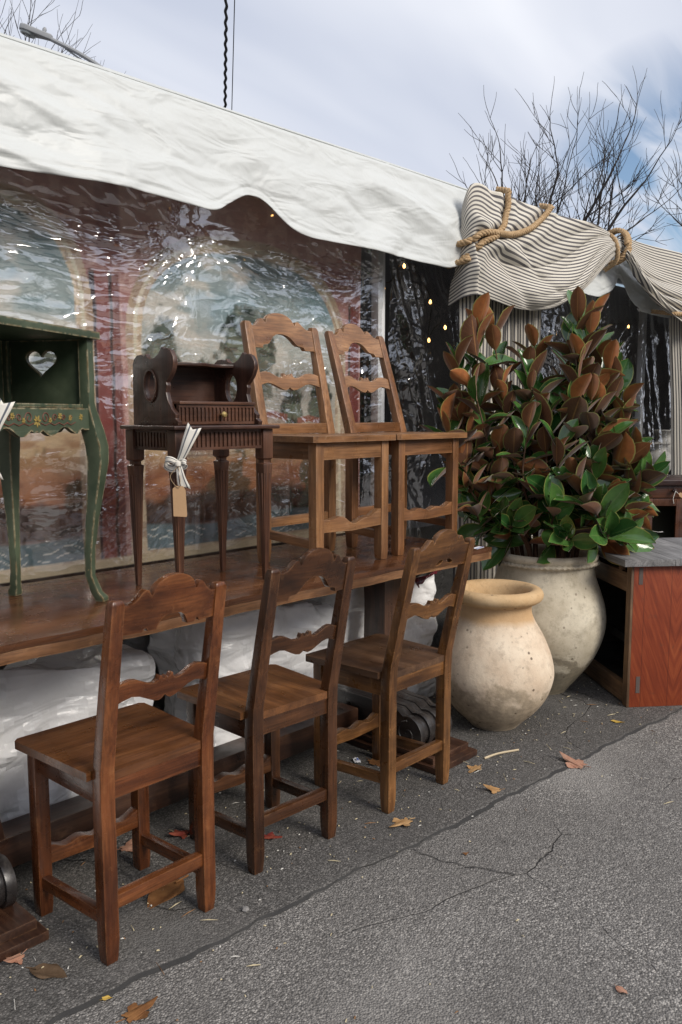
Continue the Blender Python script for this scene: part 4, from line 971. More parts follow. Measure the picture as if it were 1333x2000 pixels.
def magnolia(label, loc, tips, seed, mouth=.155, leaves=1.0):
    rng = random.Random(seed); t = thing('magnolia_arrangement', label, 'plant', loc)
    for tip in tips:
        tip = Vector(tip); a = rng.uniform(0, 6.28); r = mouth * rng.uniform(.2, 1)
        p0 = Vector((tip.x * .20 + r * .35 * math.cos(a), tip.y * .20 + r * .35 * math.sin(a), .28)); p1 = Vector((p0.x * 1.35 + tip.x * .14, p0.y * 1.35 + tip.y * .14, .72))
        if Vector((p1.x, p1.y)).length > .17: k = .17 / Vector((p1.x, p1.y)).length; p1.x *= k; p1.y *= k
        side = Vector((rng.uniform(-1, 1), rng.uniform(-1, 1), 0)) * .05
        mid = p1.lerp(tip, .55) + Vector((tip.x, tip.y, 0)) * .10 + side
        if tip.z < .30: mid.z += .14
        elif tip.z < .5: mid.z += .07
        path = smooth_path([p0, p1, mid, tip], 9); n = len(path)
        b = MB(); b.tube(path, [.0075 - .0045 * i / (n - 1) for i in range(n)], 6)
        br = b.build('branch', M_BARK, t)
        b = MB(); Ln = sum((path[i+1] - path[i]).length for i in range(n - 1)); ups = [p for p in path if p.z > .70 or True]
        k = max(10, int(Ln * 20 * leaves)); phi = rng.uniform(0, 6.28)
        for i in range(k):
            f = 1 - (i / k) ** 1.15 * .80
            if rng.random() < .03: continue
            q = f * (n - 1); j = min(int(q), n - 2); p = path[j].lerp(path[j+1], q - j)
            if p.z < .70: continue
            d = (path[j+1] - path[j]).normalized(); phi += 2.4 + rng.uniform(-.3, .3)
            e1 = d.orthogonal().normalized(); e2 = d.cross(e1); rd = e1 * math.cos(phi) + e2 * math.sin(phi)
            th = rad(rng.uniform(16, 50) if i < 6 else rng.uniform(38, 95))
            ld = d * math.cos(th) + rd * math.sin(th); ld.z += .08
            nr = d * math.sin(th) - rd * math.cos(th)
            if rng.random() < .55: nr = nr + Vector((rng.uniform(-1, 1), rng.uniform(-1, 1), rng.uniform(-1, 1))) * .9
            sz = rng.uniform(.62, 1.12) * (1 if i > 3 else .85)
            add_leaf(b, p, ld, nr, .190 * sz, .096 * sz * rng.uniform(.85, 1.12), rng)
        b.build('leaves', [M_LT, M_LB, M_BARK], br, smooth=75, recalc=False)
    return t
TIPS = [(3.63, 1.934, 1.735), (3.479, 2.067, 1.60), (3.60, 1.90, 1.60), (3.671, 1.86, 1.58), (3.337, 2.20, 1.66), (3.27, 2.24, 1.68), (3.20, 2.30, 1.53), (3.18, 2.30, 1.33), (3.681, 1.78, 1.42), (3.70, 1.74, 1.22), (3.735, 1.70, 1.07), (3.736, 1.68, .95), (3.274, 2.12, 1.12), (3.45, 1.76, 1.08), (3.211, 2.20, .95), (3.30, 1.84, .87), (3.54, 1.70, .90), (3.574, 1.80, 1.29), (3.672, 1.70, 1.12), (3.30, 1.98, 1.25), (3.66, 1.70, .84), (3.25, 2.25, 1.20), (3.40, 1.80, 1.03), (3.52, 2.25, 1.30), (3.55, 1.95, 1.45), (3.38, 1.72, .92), (3.62, 1.86, 1.70), (3.16, 2.18, 1.42), (3.72, 1.62, 1.02), (3.15, 2.22, 1.08), (3.55, 1.75, 1.18), (3.70, 1.72, 1.33), (3.30, 1.78, .77), (3.45, 1.66, .78), (3.62, 1.66, .76), (3.17, 2.16, .86), (3.12, 2.30, 1.25), (3.44, 2.08, 1.52), (3.50, 1.85, 1.52), (3.64, 1.78, 1.48), (3.394, 2.03, 1.42), (3.46, 1.85, 1.33), (3.34, 1.85, 1.15), (3.24, 2.02, .80), (3.40, 1.95, 1.30), (3.52, 1.80, 1.40), (3.30, 2.12, 1.40)]
magnolia('tall magnolia branches with glossy green and rusty brown leaves in the big grey jar', JB, [(x - JB[0], y - JB[1], z - JB[2]) for x, y, z in TIPS], 5)

# ------------------------------------------------------------------ striped curtains and swags
def m_ticking(name, pitch):
    t = NT(name); u = t.new('ShaderNodeUVMap'); s = t.new('ShaderNodeSeparateXYZ'); t.l.new(u.outputs[0], s.inputs[0])
    k = t.math('FRACT', t.math('MULTIPLY', s.outputs[1], 1.0 / pitch))
    d = t.math('ABSOLUTE', t.math('SUBTRACT', k, .5))
    mk = t.math('MAXIMUM', t.range(d, .235, .215), t.math('MULTIPLY', t.range(t.math('ABSOLUTE', t.math('SUBTRACT', d, .30)), .03, .015), .0))
    c = t.mix(mk, (.64, .60, .52), (.105, .10, .105))
    c = t.mix(t.range(t.noise(t.coord(), 5, 4), .4, .7, 0, .15), c, (.4, .37, .32))
    t.base(c, .9, .15); t.bump(t.noise(t.coord(), 500, 2), .2, .002); return t.m
M_TICK = m_ticking('striped ticking cloth', .0185)
def curtain(name, label, x0, x1, y, z0, z1, folds, seed, tie=None):
    nu, nz = 260, 60; U = np.linspace(0, 1, nu); Z = np.linspace(z1, z0, nz)
    u, z = np.meshgrid(U, Z, indexing='ij'); fall = (z1 - z) / (z1 - z0)
    ph = u * folds * 6.2832 + 1.4 * vnoise(u * 5 + seed, 2.0) + .5 * fall * np.sin(u * 7 + seed)
    amp = .020 + .018 * vnoise(u * 6 + seed, 7.0) + .010 * fall
    x = x0 + (x1 - x0) * u + .010 * np.sin(2 * ph) + .012 * (vnoise(u * 4, z * 1.5 + seed) - .5)
    if tie is not None: x = x + tie * np.sin(np.clip(fall * 1.3, 0, 1) * math.pi / 2) ** 1.5
    yy = y + amp * np.sin(ph) + .012 * vnoise(u * 9, z * 2 + seed)
    arc = np.concatenate([[0], np.cumsum(np.hypot(np.diff(x[:, 5]), np.diff(yy[:, 5])))])
    uv = np.stack([z, np.repeat(arc[:, None], nz, 1)], -1)
    o = obj(name, grid_mesh(name, np.stack([x, yy, z], -1), uv), M_TICK)
    o.modifiers.new('thickness', 'SOLIDIFY').thickness = .002
    return tag(o, label, 'curtain', 'striped curtains at the tent entrance')
curtain('curtain', 'striped ticking curtain hanging behind the tall magnolia branches', 3.56, 4.30, 2.52, .02, 2.1, 10, 2.0)
curtain('curtain', 'striped ticking curtain at the right edge of the photo, beyond the clear window', 6.02, 6.75, 2.47, .02, 2.1, 9, 6.0, .20)
def swag(label, top, bot, phases, fold_fn, seed, side=None):
    nu, nv = 220, 130; U = np.linspace(0, 1, nu); V = np.linspace(0, 1, nv)
    tp = np.array([p for p in smooth_path(top, 30)]); bt = np.array([p for p in smooth_path(bot, 30)])
    res = lambda A: np.stack([np.interp(U, np.linspace(0, 1, len(A)), A[:, k]) for k in range(3)], -1)
    tp, bt = res(tp), res(bt)
    u, v = np.meshgrid(U, V, indexing='ij')
    P = tp[:, None] * (1 - v[..., None]) + bt[:, None] * v[..., None]
    P[..., 1] -= fold_fn(u, v)
    L = phases
    return nu, nv, u, v, P
def swag_obj(label, P, uv):
    o = obj('swag', grid_mesh('swag', P, uv), M_TICK); o.modifiers.new('thickness', 'SOLIDIFY').thickness = .003
    return tag(o, label, 'swag', 'striped swags over the tent entrance')
# first swag: hangs over the corner, scoops down, and gathers at the first knot
top1 = [(3.50, 2.50, 2.30), (3.505, 2.47, 2.392), (3.56, 2.46, 2.415), (3.70, 2.46, 2.413), (3.95, 2.46, 2.408), (4.2, 2.46, 2.395), (4.55, 2.46, 2.395), (4.80, 2.45, 2.398), (5.00, 2.43, 2.370)]
bot1 = [(3.53, 2.60, 1.84), (3.505, 2.48, 1.875), (3.56, 2.44, 1.885), (3.64, 2.42, 1.868), (3.90, 2.41, 1.845), (4.22, 2.41, 1.885), (4.50, 2.42, 1.985), (4.78, 2.43, 2.14), (5.00, 2.43, 2.270)]
def f1(u, v):
    env = np.sin(np.pi * np.clip(u * 1.02, 0, 1)) ** .7
    g = v + .55 * np.clip(u - .25, 0, 1) * (1 - v) * .5
    ph = 1.7 * v ** .85 + 1.3 * np.clip(u - .35, 0, 1) ** 1.5 - .5 * (1 - u) * v + .25 * vnoise(u * 3, v * 2, 4.0)
    w = .052 * env * np.abs(np.sin(np.pi * (ph + .1))) ** .75 * sstep(.18, .55, u) * (.45 + .55 * sstep(.0, .3, v) * sstep(1.05, .7, v))
    w += .020 * env * np.abs(np.sin(np.pi * (3.1 * ph + .8 * u + .3))) * sstep(.35, .85, u)
    w += .014 * (fbm(u * 6 + v * 3, v * 5, 2.0, 2) - .5) + .030 * np.exp(-((v - .30 - .30 * (u - .1)) / .06) ** 2) * sstep(.08, .2, u) * sstep(.7, .4, u)
    w += .022 * np.exp(-((u - .10 - .10 * v) / .03) ** 2) * sstep(.3, .6, v)
    w += .018 * np.sin(np.pi * v) * sstep(0, .2, u) * sstep(.9, .5, u)
    w += .045 * sstep(.8, 1, u) * np.sin(np.pi * v)
    return w
nu, nv, u, v, P = swag('', top1, bot1, 0, f1, 1)
crease = .020 * np.exp(-((u - .42 - .25 * (v - .5)) / .03) ** 2) * sstep(.1, .4, v) + .014 * np.exp(-((u - .56 - .4 * (v - .5)) / .025) ** 2)
P[..., 1] += crease; P[..., 2] -= .105 * np.sin(np.pi * v) ** .8 * sstep(.12, .6, u) * sstep(1.0, .66, u)
# extra lay-over ridge folded across the upper edge toward the knot
P[..., 2] += .012 * np.sin(9 * u + 4 * v) * sstep(.15, .3, u) * sstep(1, .8, u) * (1 - v)
ROPES = [[(3.47, 2.56, 2.12), (3.50, 2.42, 2.135), (3.56, 2.365, 2.180), (3.77, 2.345, 2.200), (3.95, 2.36, 2.255), (4.12, 2.40, 2.345), (4.20, 2.47, 2.410), (4.21, 2.56, 2.43)],
         [(3.47, 2.56, 2.03), (3.50, 2.42, 2.050), (3.55, 2.375, 2.130), (3.66, 2.32, 2.186), (3.74, 2.335, 2.255), (3.79, 2.38, 2.345), (3.80, 2.47, 2.425), (3.80, 2.56, 2.44)]]
SNAP = []
for k, R_ in enumerate(ROPES):
    pth = smooth_path(R_[1:7], 6); out = [Vector(R_[0]), Vector((3.487, 2.455, pth[0].z))]
    for p in pth[1:]:
        d = np.hypot(P[..., 0] - p.x, P[..., 2] - p.z); i = np.unravel_index(np.argmin(d), d.shape); out.append(Vector((p.x, P[i][1] - .013 - .012 * (k == 0 and abs(p.x - 3.68) < .09), p.z)))
    ys = [q.y for q in out]; out = [Vector((q.x, sum(ys[max(0, i-2):i+3]) / len(ys[max(0, i-2):i+3]) if i > 1 else q.y, q.z)) for i, q in enumerate(out)]
    out.append(Vector((out[-1].x + .004, out[-1].y + .07, out[-1].z + .02))); SNAP.append(out)
for out in SNAP:
    dm = np.full(P.shape[:2], 9.0)
    for p in smooth_path(out, 3): dm = np.minimum(dm, np.hypot(P[..., 0] - p.x, P[..., 2] - p.z))
    P[..., 1] += .015 * np.exp(-(dm / .024) ** 2) - .012 * np.exp(-((dm - .055) / .03) ** 2)
swag_obj('striped ticking swag scooping from the tent corner down behind the crossed ropes', P, np.stack([u, v * .53 + .035 * np.sin(u * 5) * (1 - v)], -1))
# second swag: fans out of the knot to the right
top2 = [(5.00, 2.43, 2.375), (5.12, 2.43, 2.405), (5.25, 2.45, 2.400), (5.6, 2.46, 2.408), (6.2, 2.46, 2.43), (6.8, 2.46, 2.42), (7.3, 2.46, 2.40)]
bot2 = [(4.99, 2.43, 2.265), (5.06, 2.42, 2.20), (5.20, 2.40, 2.095), (5.42, 2.39, 2.005), (5.75, 2.39, 1.945), (6.2, 2.39, 1.88), (6.9, 2.40, 1.99)]
def f2(u, v):
    w = .05 * np.abs(np.sin(np.pi * (4.5 * v ** 1.6 + 1.2 * u + .2))) * sstep(.35, .75, v + .35 * (1 - u) * sstep(0, .3, 1 - u) * .5)
    w += .03 * np.abs(np.sin(np.pi * (9 * v + 2 * u))) * sstep(.3, .0, u) + .012 * (fbm(u * 8, v * 6, 3.0) - .5) + .05 * sstep(.6, .9, v) * np.sin(np.pi * np.clip(u * 1.5, 0, 1))
    return w
nu, nv, u, v, P = swag('', top2, bot2, 0, f2, 3)
P[..., 2] -= .05 * np.sin(np.pi * v) * sstep(.2, .6, u)
swag_obj('striped ticking swag fanning out from the rope knot toward the right edge of the photo', P, np.stack([u, v * .56 + .06 * v * v * (1 - u)], -1))
# loose tail of cloth at the corner
curtain_tail = None

# ------------------------------------------------------------------ ropes
def rope_mesh(b, pts, r, pitch=.055, n=12):
    path = smooth_path(pts, 14); L = [0]
    for a, c in zip(path[:-1], path[1:]): L.append(L[-1] + (c - a).length)
    N = max(20, int(L[-1] / .004)); Q = []
    for i in range(N + 1):
        s = L[-1] * i / N; j = max(k for k in range(len(L)) if L[k] <= s + 1e-9); j = min(j, len(path) - 2)
        Q.append(path[j].lerp(path[j+1], (s - L[j]) / max(1e-9, L[j+1] - L[j])))
    up = None; fr = []
    for i, p in enumerate(Q):
        d = (Q[min(i+1, N)] - Q[max(i-1, 0)]).normalized()
        if up is None: up = d.orthogonal().normalized()
        up = (up - d * up.dot(d)).normalized(); fr.append((p, up.copy(), d.cross(up)))
    for k in range(3):
        b.tube([p + (u_ * math.cos(a) + w_ * math.sin(a)) * r * .52 for i, (p, u_, w_) in enumerate(fr) for a in [6.2832 * (L[-1] * i / N / pitch) + k * 2.0944]], r * .56, 7)
t = NT('manila rope'); t.base(t.mix(t.range(t.noise(t.coord((1, 1, 1)), 90, 4, .7), .35, .65), (.33, .215, .115), (.56, .40, .235)), .9, .15)
t.bump(t.noise(t.coord(), 260, 3), .6, .004); M_ROPE = t.m
def rope(label, strands, r=.0155):
    b = MB()
    for p in strands: rope_mesh(b, p, r)
    o = b.build('rope', M_ROPE, smooth=80); return tag(o, label, 'rope', 'thick ropes tied round the swags')
rope('thick tan rope crossing the swag, the strand running low then right over the top', [SNAP[0]])
rope('thick tan rope crossing the swag, the strand climbing steeply from the low corner', [SNAP[1]])
kn = []
for i in range(40):
    a = i * .48; kn.append((5.02 + .055 * (i / 39 - .5) + .02 * math.sin(a), 2.44 - .085 * math.cos(a), 2.322 + .098 * math.sin(a)))
rope('thick tan rope coiled as a knot where the two swags meet', [kn, [(4.93, 2.50, 2.41), (4.915, 2.41, 2.36), (4.925, 2.38, 2.29), (4.95, 2.40, 2.22), (4.97, 2.48, 2.18)]], .014)
rope('thin tan rope tied low on the swag at the right edge of the photo', [[(5.72, 2.50, 2.00), (5.74, 2.36, 1.975), (5.95, 2.32, 1.985), (6.3, 2.33, 2.03)]], .014)

# ------------------------------------------------------------------ red veneered chest with a grey top
ch = thing('chest', 'open-sided chest with fiery red veneer and grey weathered top on the asphalt', 'chest', (3.513, 1.578, .0055), rad(-40.5))
CW, CD, CH = .62, .575, .640
t = NT('red flame veneer'); g = t.new('ShaderNodeSeparateXYZ'); t.l.new(t.new('ShaderNodeTexCoord').outputs['Object'], g.inputs[0])
ax = t.math('SUBTRACT', .215, t.math('ABSOLUTE', t.math('SUBTRACT', g.outputs[0], .215)))
cb = t.new('ShaderNodeCombineXYZ'); q = t.math('SUBTRACT', g.outputs[2], t.math('MULTIPLY', ax, 2.3))
t.l.new(t.math('MULTIPLY', t.math('ADD', ax, t.math('MULTIPLY', g.outputs[2], .35)), 62), cb.inputs[0]); t.l.new(t.math('MULTIPLY', q, 3.0), cb.inputs[2]); t.l.new(t.math('MULTIPLY', t.math('SUBTRACT', g.outputs[0], .215), .6), cb.inputs[1])
rot = t.new('ShaderNodeVectorRotate', rotation_type='Y_AXIS'); t.l.new(cb.outputs[0], rot.inputs['Vector']); rot.inputs['Angle'].default_value = rad(12)
gr = t.noise(rot.outputs[0], 1.0, 6, .62, .5)
c = t.ramp(gr, [(.25, (.13, .025, .011)), (.48, (.22, .042, .016)), (.62, (.28, .062, .022)), (.82, (.36, .10, .036))])
c = t.mix(t.range(t.noise(t.coord(loc=(4, 2, 1)), 13, 5, .7), .60, .72, 0, .7), c, (.10, .045, .03))
seam = t.math('ABSOLUTE', t.math('SUBTRACT', t.math('FRACT', t.math('MULTIPLY', g.outputs[0], 8.0)), .5)); c = t.mix(t.range(seam, .018, .008, 0, .5), c, (.05, .012, .008))
t.base(c, .42, .4); t.bump(t.noise(t.coord(), 60, 4), .12, .004); M_VEN = t.m
W_FRAMEC = wood3('old brown carcass wood', (.07, .036, .016), (.165, .090, .042), (.26, .155, .080), rough=.65, grime=.5)
W_INS = wood3('dark chest inside', (.012, .010, .009), (.026, .022, .019), (.05, .042, .036), rough=.8, grime=.3)
W_GREY = wood('grey weathered board', (.11, .105, .105), (.22, .215, .215), (.36, .35, .345), 'Y', rough=.8, grime=.35, coarse=1.3)
PATCH = m_plain('grey filler patch', (.10, .075, .065), .8)
b = MB(); b.box(.012, CW, 0, .016, 0, CH - .003); vp = b.build('veneer_panel', M_VEN, ch, bevel=.0015)
for zx, zz_ in ((.035, .555), (.040, .065)):
    b = MB(); b.box(zx, zx + .018, -.0018, -.0002, zz_, zz_ + .075); b.build('filler_patch', PATCH, vp, smooth=0)
b = MB(); b.box(0, .0118, -.001, .045, 0, CH - .003); b.build('corner_post', W_FRAMEC['Z'], ch, bevel=.002)
b = MB(); b.box(.0, .022, CD - .05, CD, 0, CH - .003); b.build('corner_post', W_FRAMEC['Z'], ch, bevel=.002)
b = MB(); b.box(.002, .026, .0455, CD - .0505, .515, .600); b.build('upper_rail', W_FRAMEC['Y'], ch, bevel=.002)
b = MB(); b.box(.002, .030, .0455, CD - .0505, .010, .095); b.build('lower_rail', W_FRAMEC['Y'], ch, bevel=.002)
b = MB(); b.box(.0, .020, .10, .13, .601, .637); b.build('top_block', W_FRAMEC['Y'], ch, bevel=.002)
b = MB(); b.box(.03, CW, CD - .014, CD, 0, CH - .003); b.build('back_panel', W_INS['X'], ch)
b = MB(); b.box(CW, CW + .014, 0, CD, 0, CH - .003); b.build('end_panel', W_INS['Y'], ch)
b = MB(); b.box(.032, CW - .002, .018, CD - .016, .030, .042); b.build('inner_floor', W_INS['X'], ch)
b = MB(); b.box(.14, .16, .018, CD - .016, .20, .24); b.box(.14, .16, .25, .28, .043, .1995); b.build('inner_frame', W_INS['Y'], ch, bevel=.002)
b = MB()
for k in range(3):
    xa = -.045 + k * (CW + .07) / 3; b.box(xa, xa + (CW + .07) / 3 - .002, -.030, CD + .02, CH, CH + .030)
b.box(-.03, CW, .0, CD, CH - .0025, CH - .0005); b.build('top', W_GREY, ch, bevel=.003)
t = thing('paper_tag', 'folded brown tag with white ribbon lying on the grey chest top', 'tag', (4.30, 1.90, .678), rad(-50))
b = MB(); b.prism([[(-.02, .002), (.03, .020), (.055, .052), (.0, .034)]], .001, lambda u, v, w: (u, w + .01 * u, v)); b.build('card', kraft, t, smooth=0)
b = MB(); strip(b, [(.02, 0, .006), (.06, .01, .012), (.10, .0, .006), (.13, .012, .006)], (.014, .018), (0, 1, 0)); b.build('ribbon', M_RIB, t, recalc=False)
"""
"""
# ------------------------------------------------------------------ second cabinet behind, with drawers
W_CAB = wood3('red brown cabinet wood', (.05, .018, .010), (.125, .046, .022), (.21, .085, .04), rough=.32, grime=.45)
W_CABD = wood3('dark cabinet top wood', (.02, .009, .008), (.05, .022, .018), (.09, .04, .032), rough=.35)
kb = thing('drawer_cabinet', 'red brown cabinet with drawers, knobs and an open niche beyond the grey-topped chest', 'cabinet', (5.22, 2.30, .0055), rad(-46))
b = MB(); b.box(-.02, .82, -.03, .42, .845, .885); b.build('top', W_CABD['X'], kb, bevel=.008, seg=3)
b = MB(); b.box(0, .022, 0, .40, .05, .844); b.build('side_panel', W_CABD['Z'], kb, bevel=.002)
b = MB(); b.box(.778, .80, 0, .40, .05, .844); b.build('side_panel', W_CABD['Z'], kb, bevel=.002)
b = MB(); b.box(.0225, .7775, .385, .399, .05, .844); b.build('back_panel', m_plain('faded green lining', (.20, .20, .13), .8), kb)
b = MB(); b.box(.0225, .7775, .002, .384, .05, .07); b.box(.0225, .7775, .002, .384, .415, .43); b.build('shelf', W_CAB['X'], kb)
b = MB(); b.box(.0225, .075, -.004, .014, .0705, .762); b.box(.2255, .275, -.004, .014, .0705, .762); b.box(.0755, .225, -.004, .014, .715, .762); b.build('door_frame', W_CAB['Z'], kb, bevel=.003)
def knob_at(x, z, par):
    b = MB(); b.lathe([(.006, 0), (.006, .010), (.014, .016), (.016, .024), (.011, .032), (.001, .034)], 14); b.v = [(x + px_, -.008 - pz_, z + py_) for px_, py_, pz_ in b.v]; b.build('knob', W_CABD['Z'], par)
b = MB(); b.box(.0225, .7775, -.006, .016, .768, .842); d0 = b.build('drawer', W_CAB['X'], kb, bevel=.003); knob_at(.20, .815, d0); knob_at(.55, .805, d0)
for z0_, z1_ in ((.56, .762), (.33, .555), (.0725, .325)):
    b = MB(); b.box(.277, .7775, -.006, .016, z0_, z1_); d0 = b.build('drawer', W_CAB['X'], kb, bevel=.003); knob_at(.32, (z0_ + z1_) / 2, d0); knob_at(.70, (z0_ + z1_) / 2, d0)
for x in (.02, .78):
    for y in (.03, .37):
        b = MB(); b.post([(x, y, 0, .028, .028), (x, y, .049, .036, .036)]); b.build('foot', W_CABD['Z'], kb, bevel=.003)
t = thing('price_tag', 'brown card tag on a string hanging from the knob of the drawer cabinet', 'tag', (5.22, 2.30, .0055), rad(-46))
b = MB(); b.prism([[(.215, .800), (.232, .806), (.300, .760), (.290, .738), (.225, .780)]], .001, lambda u, v, w: (u, -.050 + w, v)); b.build('card', kraft, t, smooth=0)
b = MB(); b.tube(smooth_path([(.20, -.045, .815), (.185, -.05, .77), (.19, -.05, .735)], 5), .002, 5); b.tube([(.20, -.045, .815), (.225, -.05, .79)], .0015, 5); b.build('string', M_RIB, t)

# ------------------------------------------------------------------ inside the tent
t = NT('warm lamp glass'); e = t.new('ShaderNodeEmission'); e.inputs[0].default_value = (1.0, .52, .16, 1); e.inputs[1].default_value = 5; t.l.new(e.outputs[0], t.out.inputs[0]); M_BULB = t.m
sl = thing('string_lights', 'string of warm glowing bulbs hanging inside the dim tent', 'string lights', (0, 0, 0))
bulbs = [(2.49, 2.612, 2.16), (3.616, 3.1, 1.991), (4.036, 3.1, 1.956), (4.026, 3.1, 1.734), (4.185, 3.1, 1.82), (4.9, 3.1, 1.83), (5.828, 3.1, 1.921), (6.66, 3.1, 2.008), (3.792, 3.1, 2.131), (5.1, 3.3, 1.5)]
for i, (x, y, z) in enumerate(bulbs):
    b = MB(); r = .009 if i else .006; b.lathe([(.001, -r * 1.3), (r * .7, -r), (r, 0), (r * .7, r), (r * .3, r * 1.6)], 10, c=(x, y, z)); b.build('bulb', M_BULB, sl)
b = MB(); b.tube(smooth_path([(2.49, 2.612, 2.18), (3.0, 3.0, 2.20), (3.616, 3.1, 2.02), (3.792, 3.1, 2.16), (4.036, 3.1, 1.985), (4.026, 3.1, 1.765), (4.185, 3.1, 1.85), (4.9, 3.1, 1.86), (5.828, 3.1, 1.95), (6.66, 3.1, 2.04)], 6), .003, 5); b.build('cable', M_BLACK, sl)
PLAS = m_plain('white plaster', (.68, .66, .62), .8, .3, 20)
for (x, y, sc_h, lab) in ((7.45, 3.15, 1.0, 'pale plaster urn with swelling body standing inside the clear tent wall'), (7.95, 3.30, 1.25, 'taller pale plaster urn with flared neck standing inside the clear tent wall')):
    b = MB(); pr_ = profile([(.02, 0), (.12, .0), (.12, .04), (.06, .08), (.05, .12), (.11, .20), (.15, .30), (.13, .38), (.08, .43), (.09, .47), (.12, .50), (.10, .50), (.02, .45)], 4)
    b.lathe([(r * .9, z * .85 * sc_h) for r, z in pr_], 32, c=(x, y, .62)); o = b.build('urn', PLAS, None); tag(o, lab, 'urn')
t = thing('side_table', 'long pale table inside the tent carrying the plaster urns', 'table', (7.7, 3.22, 0.003))
b = MB(); b.box(-.6, .6, -.3, .3, .58, .6165); b.build('tabletop', m_plain('grey painted board', (.25, .25, .26), .7), t, bevel=.004)
for sx in (-.55, .55):
    for sy in (-.25, .25):
        b = MB(); b.post([(sx, sy, 0, .04, .04), (sx, sy, .5795, .05, .05)]); b.build('leg', M_DARKIN, t)

# ------------------------------------------------------------------ second planted jar at the right edge of the frame
JC = (6.62, 1.80, .005)
big_jar('grey jar with rope moulding just past the right edge of the photo', JC)
magnolia('magnolia branches at the right edge of the photo, only their leaf tips in frame', JC, [(-.26, .30, 1.50), (-.1, .1, 1.45), (.1, -.1, 1.4), (-.2, -.1, 1.2), (.2, .2, 1.2), (0, -.3, 1.1), (-.25, .15, .95), (.3, 0, 1.0)], 17, leaves=.8)

# ------------------------------------------------------------------ bare winter trees
M_TREE = m_plain('dark winter bark', (.040, .034, .032), .9, .4, 8)
def bare_tree(label, loc, h, spread, seed, trunk_h, r0, limbs, levels=5):
    rng = random.Random(seed); t = thing('bare_tree', label, 'tree', loc, 0, 'bare trees beyond the tent')
    b = MB(); p = [Vector((0, 0, 0)), Vector((.05, 0, trunk_h * .5)), Vector((0, .05, trunk_h))]
    b.tube(p, [r0 * 1.25, r0, r0 * .85], 9); b.build('trunk', M_TREE, t)
    b = MB()
    def grow(p, d, L, r, lev):
        n = 5; pts = [p]; q = p.copy(); dd_ = d.copy()
        for i in range(n):
            dd_ = (dd_ + Vector((rng.uniform(-1, 1), rng.uniform(-1, 1), rng.uniform(-.5, .9))) * .16).normalized()
            q = q + dd_ * (L / n); pts.append(q.copy())
        r1 = r * .55
        b.tube(pts, [r + (r1 - r) * i / n for i in range(n + 1)], 5 if lev < 3 else 3, cap=False)
        if lev >= levels: return
        kids = 3 if lev < 3 else (rng.choice((3, 3, 4)) if lev < 4 else 3)
        for k in range(kids):
            f = rng.uniform(.3, 1.0) if k else 1.0; j = min(n, max(1, int(f * n)))
            ax_ = dd_.orthogonal().normalized(); ax_.rotate(Matrix.Rotation(rng.uniform(0, 6.28), 3, dd_))
            an = rad(rng.uniform(5, 18) if k == 0 else rng.uniform(22, 50)); nd = dd_ * math.cos(an) + ax_ * math.sin(an); nd.z += .14; nd.normalize()
            rr_ = (r + (r1 - r) * j / n) * (.92 if k == 0 else .60)
            grow(pts[j], nd, L * rng.uniform(.58, .82), max(rr_, .0072), lev + 1)
    for i in range(limbs):
        a = 6.28 * i / limbs + rng.uniform(-.4, .4); el = rng.uniform(.9, 1.9)
        grow(Vector((0, 0, trunk_h * rng.uniform(.80, 1.0))), Vector((math.cos(a) * spread, math.sin(a) * spread, el)).normalized(), h * rng.uniform(.30, .38), r0 * .55, 1)
    b.build('crown', M_TREE, t, smooth=0, recalc=False); return t
bare_tree('spreading bare tree rising behind the striped swag', (17.9, 10.4, 0), 5.2, .56, 31, 3.9, .14, 8)
bare_tree('bare tree whose twigs reach in at the right edge of the photo', (16.9, 4.6, 0), 5.0, 1.1, 8, 2.6, .14, 6)
bare_tree('distant bare tree whose twigs show above the tent beside the street lamp', (10.4, 22.5, 0), 7.0, .8, 12, 6.2, .15, 6)

rw = random.Random(77); b = MB()
def wild(p, d, L, r, lev):
    q, dd_, pts = p.copy(), d.copy(), [p]
    for i in range(4):
        dd_ = (dd_ + Vector((rw.uniform(-1, 1), rw.uniform(-1, 1), rw.uniform(-.5, .8))) * .18).normalized(); q = q + dd_ * (L / 4); pts.append(q.copy())
    b.tube(pts, [r * (1 - .1 * i) for i in range(5)], 4, cap=False)
    if lev < 4:
        for k in range(3):
            ax_ = dd_.orthogonal().normalized(); ax_.rotate(Matrix.Rotation(rw.uniform(0, 6.28), 3, dd_)); an = rad(rw.uniform(12, 48))
            wild(pts[rw.choice((2, 3, 4))], (dd_ * math.cos(an) + ax_ * math.sin(an) + Vector((0, 0, .12))).normalized(), L * rw.uniform(.6, .85), max(r * .58, .02), lev + 1)
for k in range(11):
    a = rad(-72 + 7.2 * k + rw.uniform(-2, 2)); R_ = rw.uniform(17, 25); p = Vector((R_ * math.cos(a), R_ * math.sin(a), -.05))
    b.tube([p, p + Vector((0, 0, 3.2))], [.24, .19], 6)
    for j in range(4): wild(p + Vector((0, 0, rw.uniform(2.4, 3.1))), Vector((rw.uniform(-.7, .7), rw.uniform(-.7, .7), 1)).normalized(), rw.uniform(2.4, 3.3), .13, 1)
o = b.build('far_wood', M_TREE, smooth=0, recalc=False); o['kind'] = 'stuff'; o['label'] = 'bare wood across the street, mirrored in the clear vinyl'
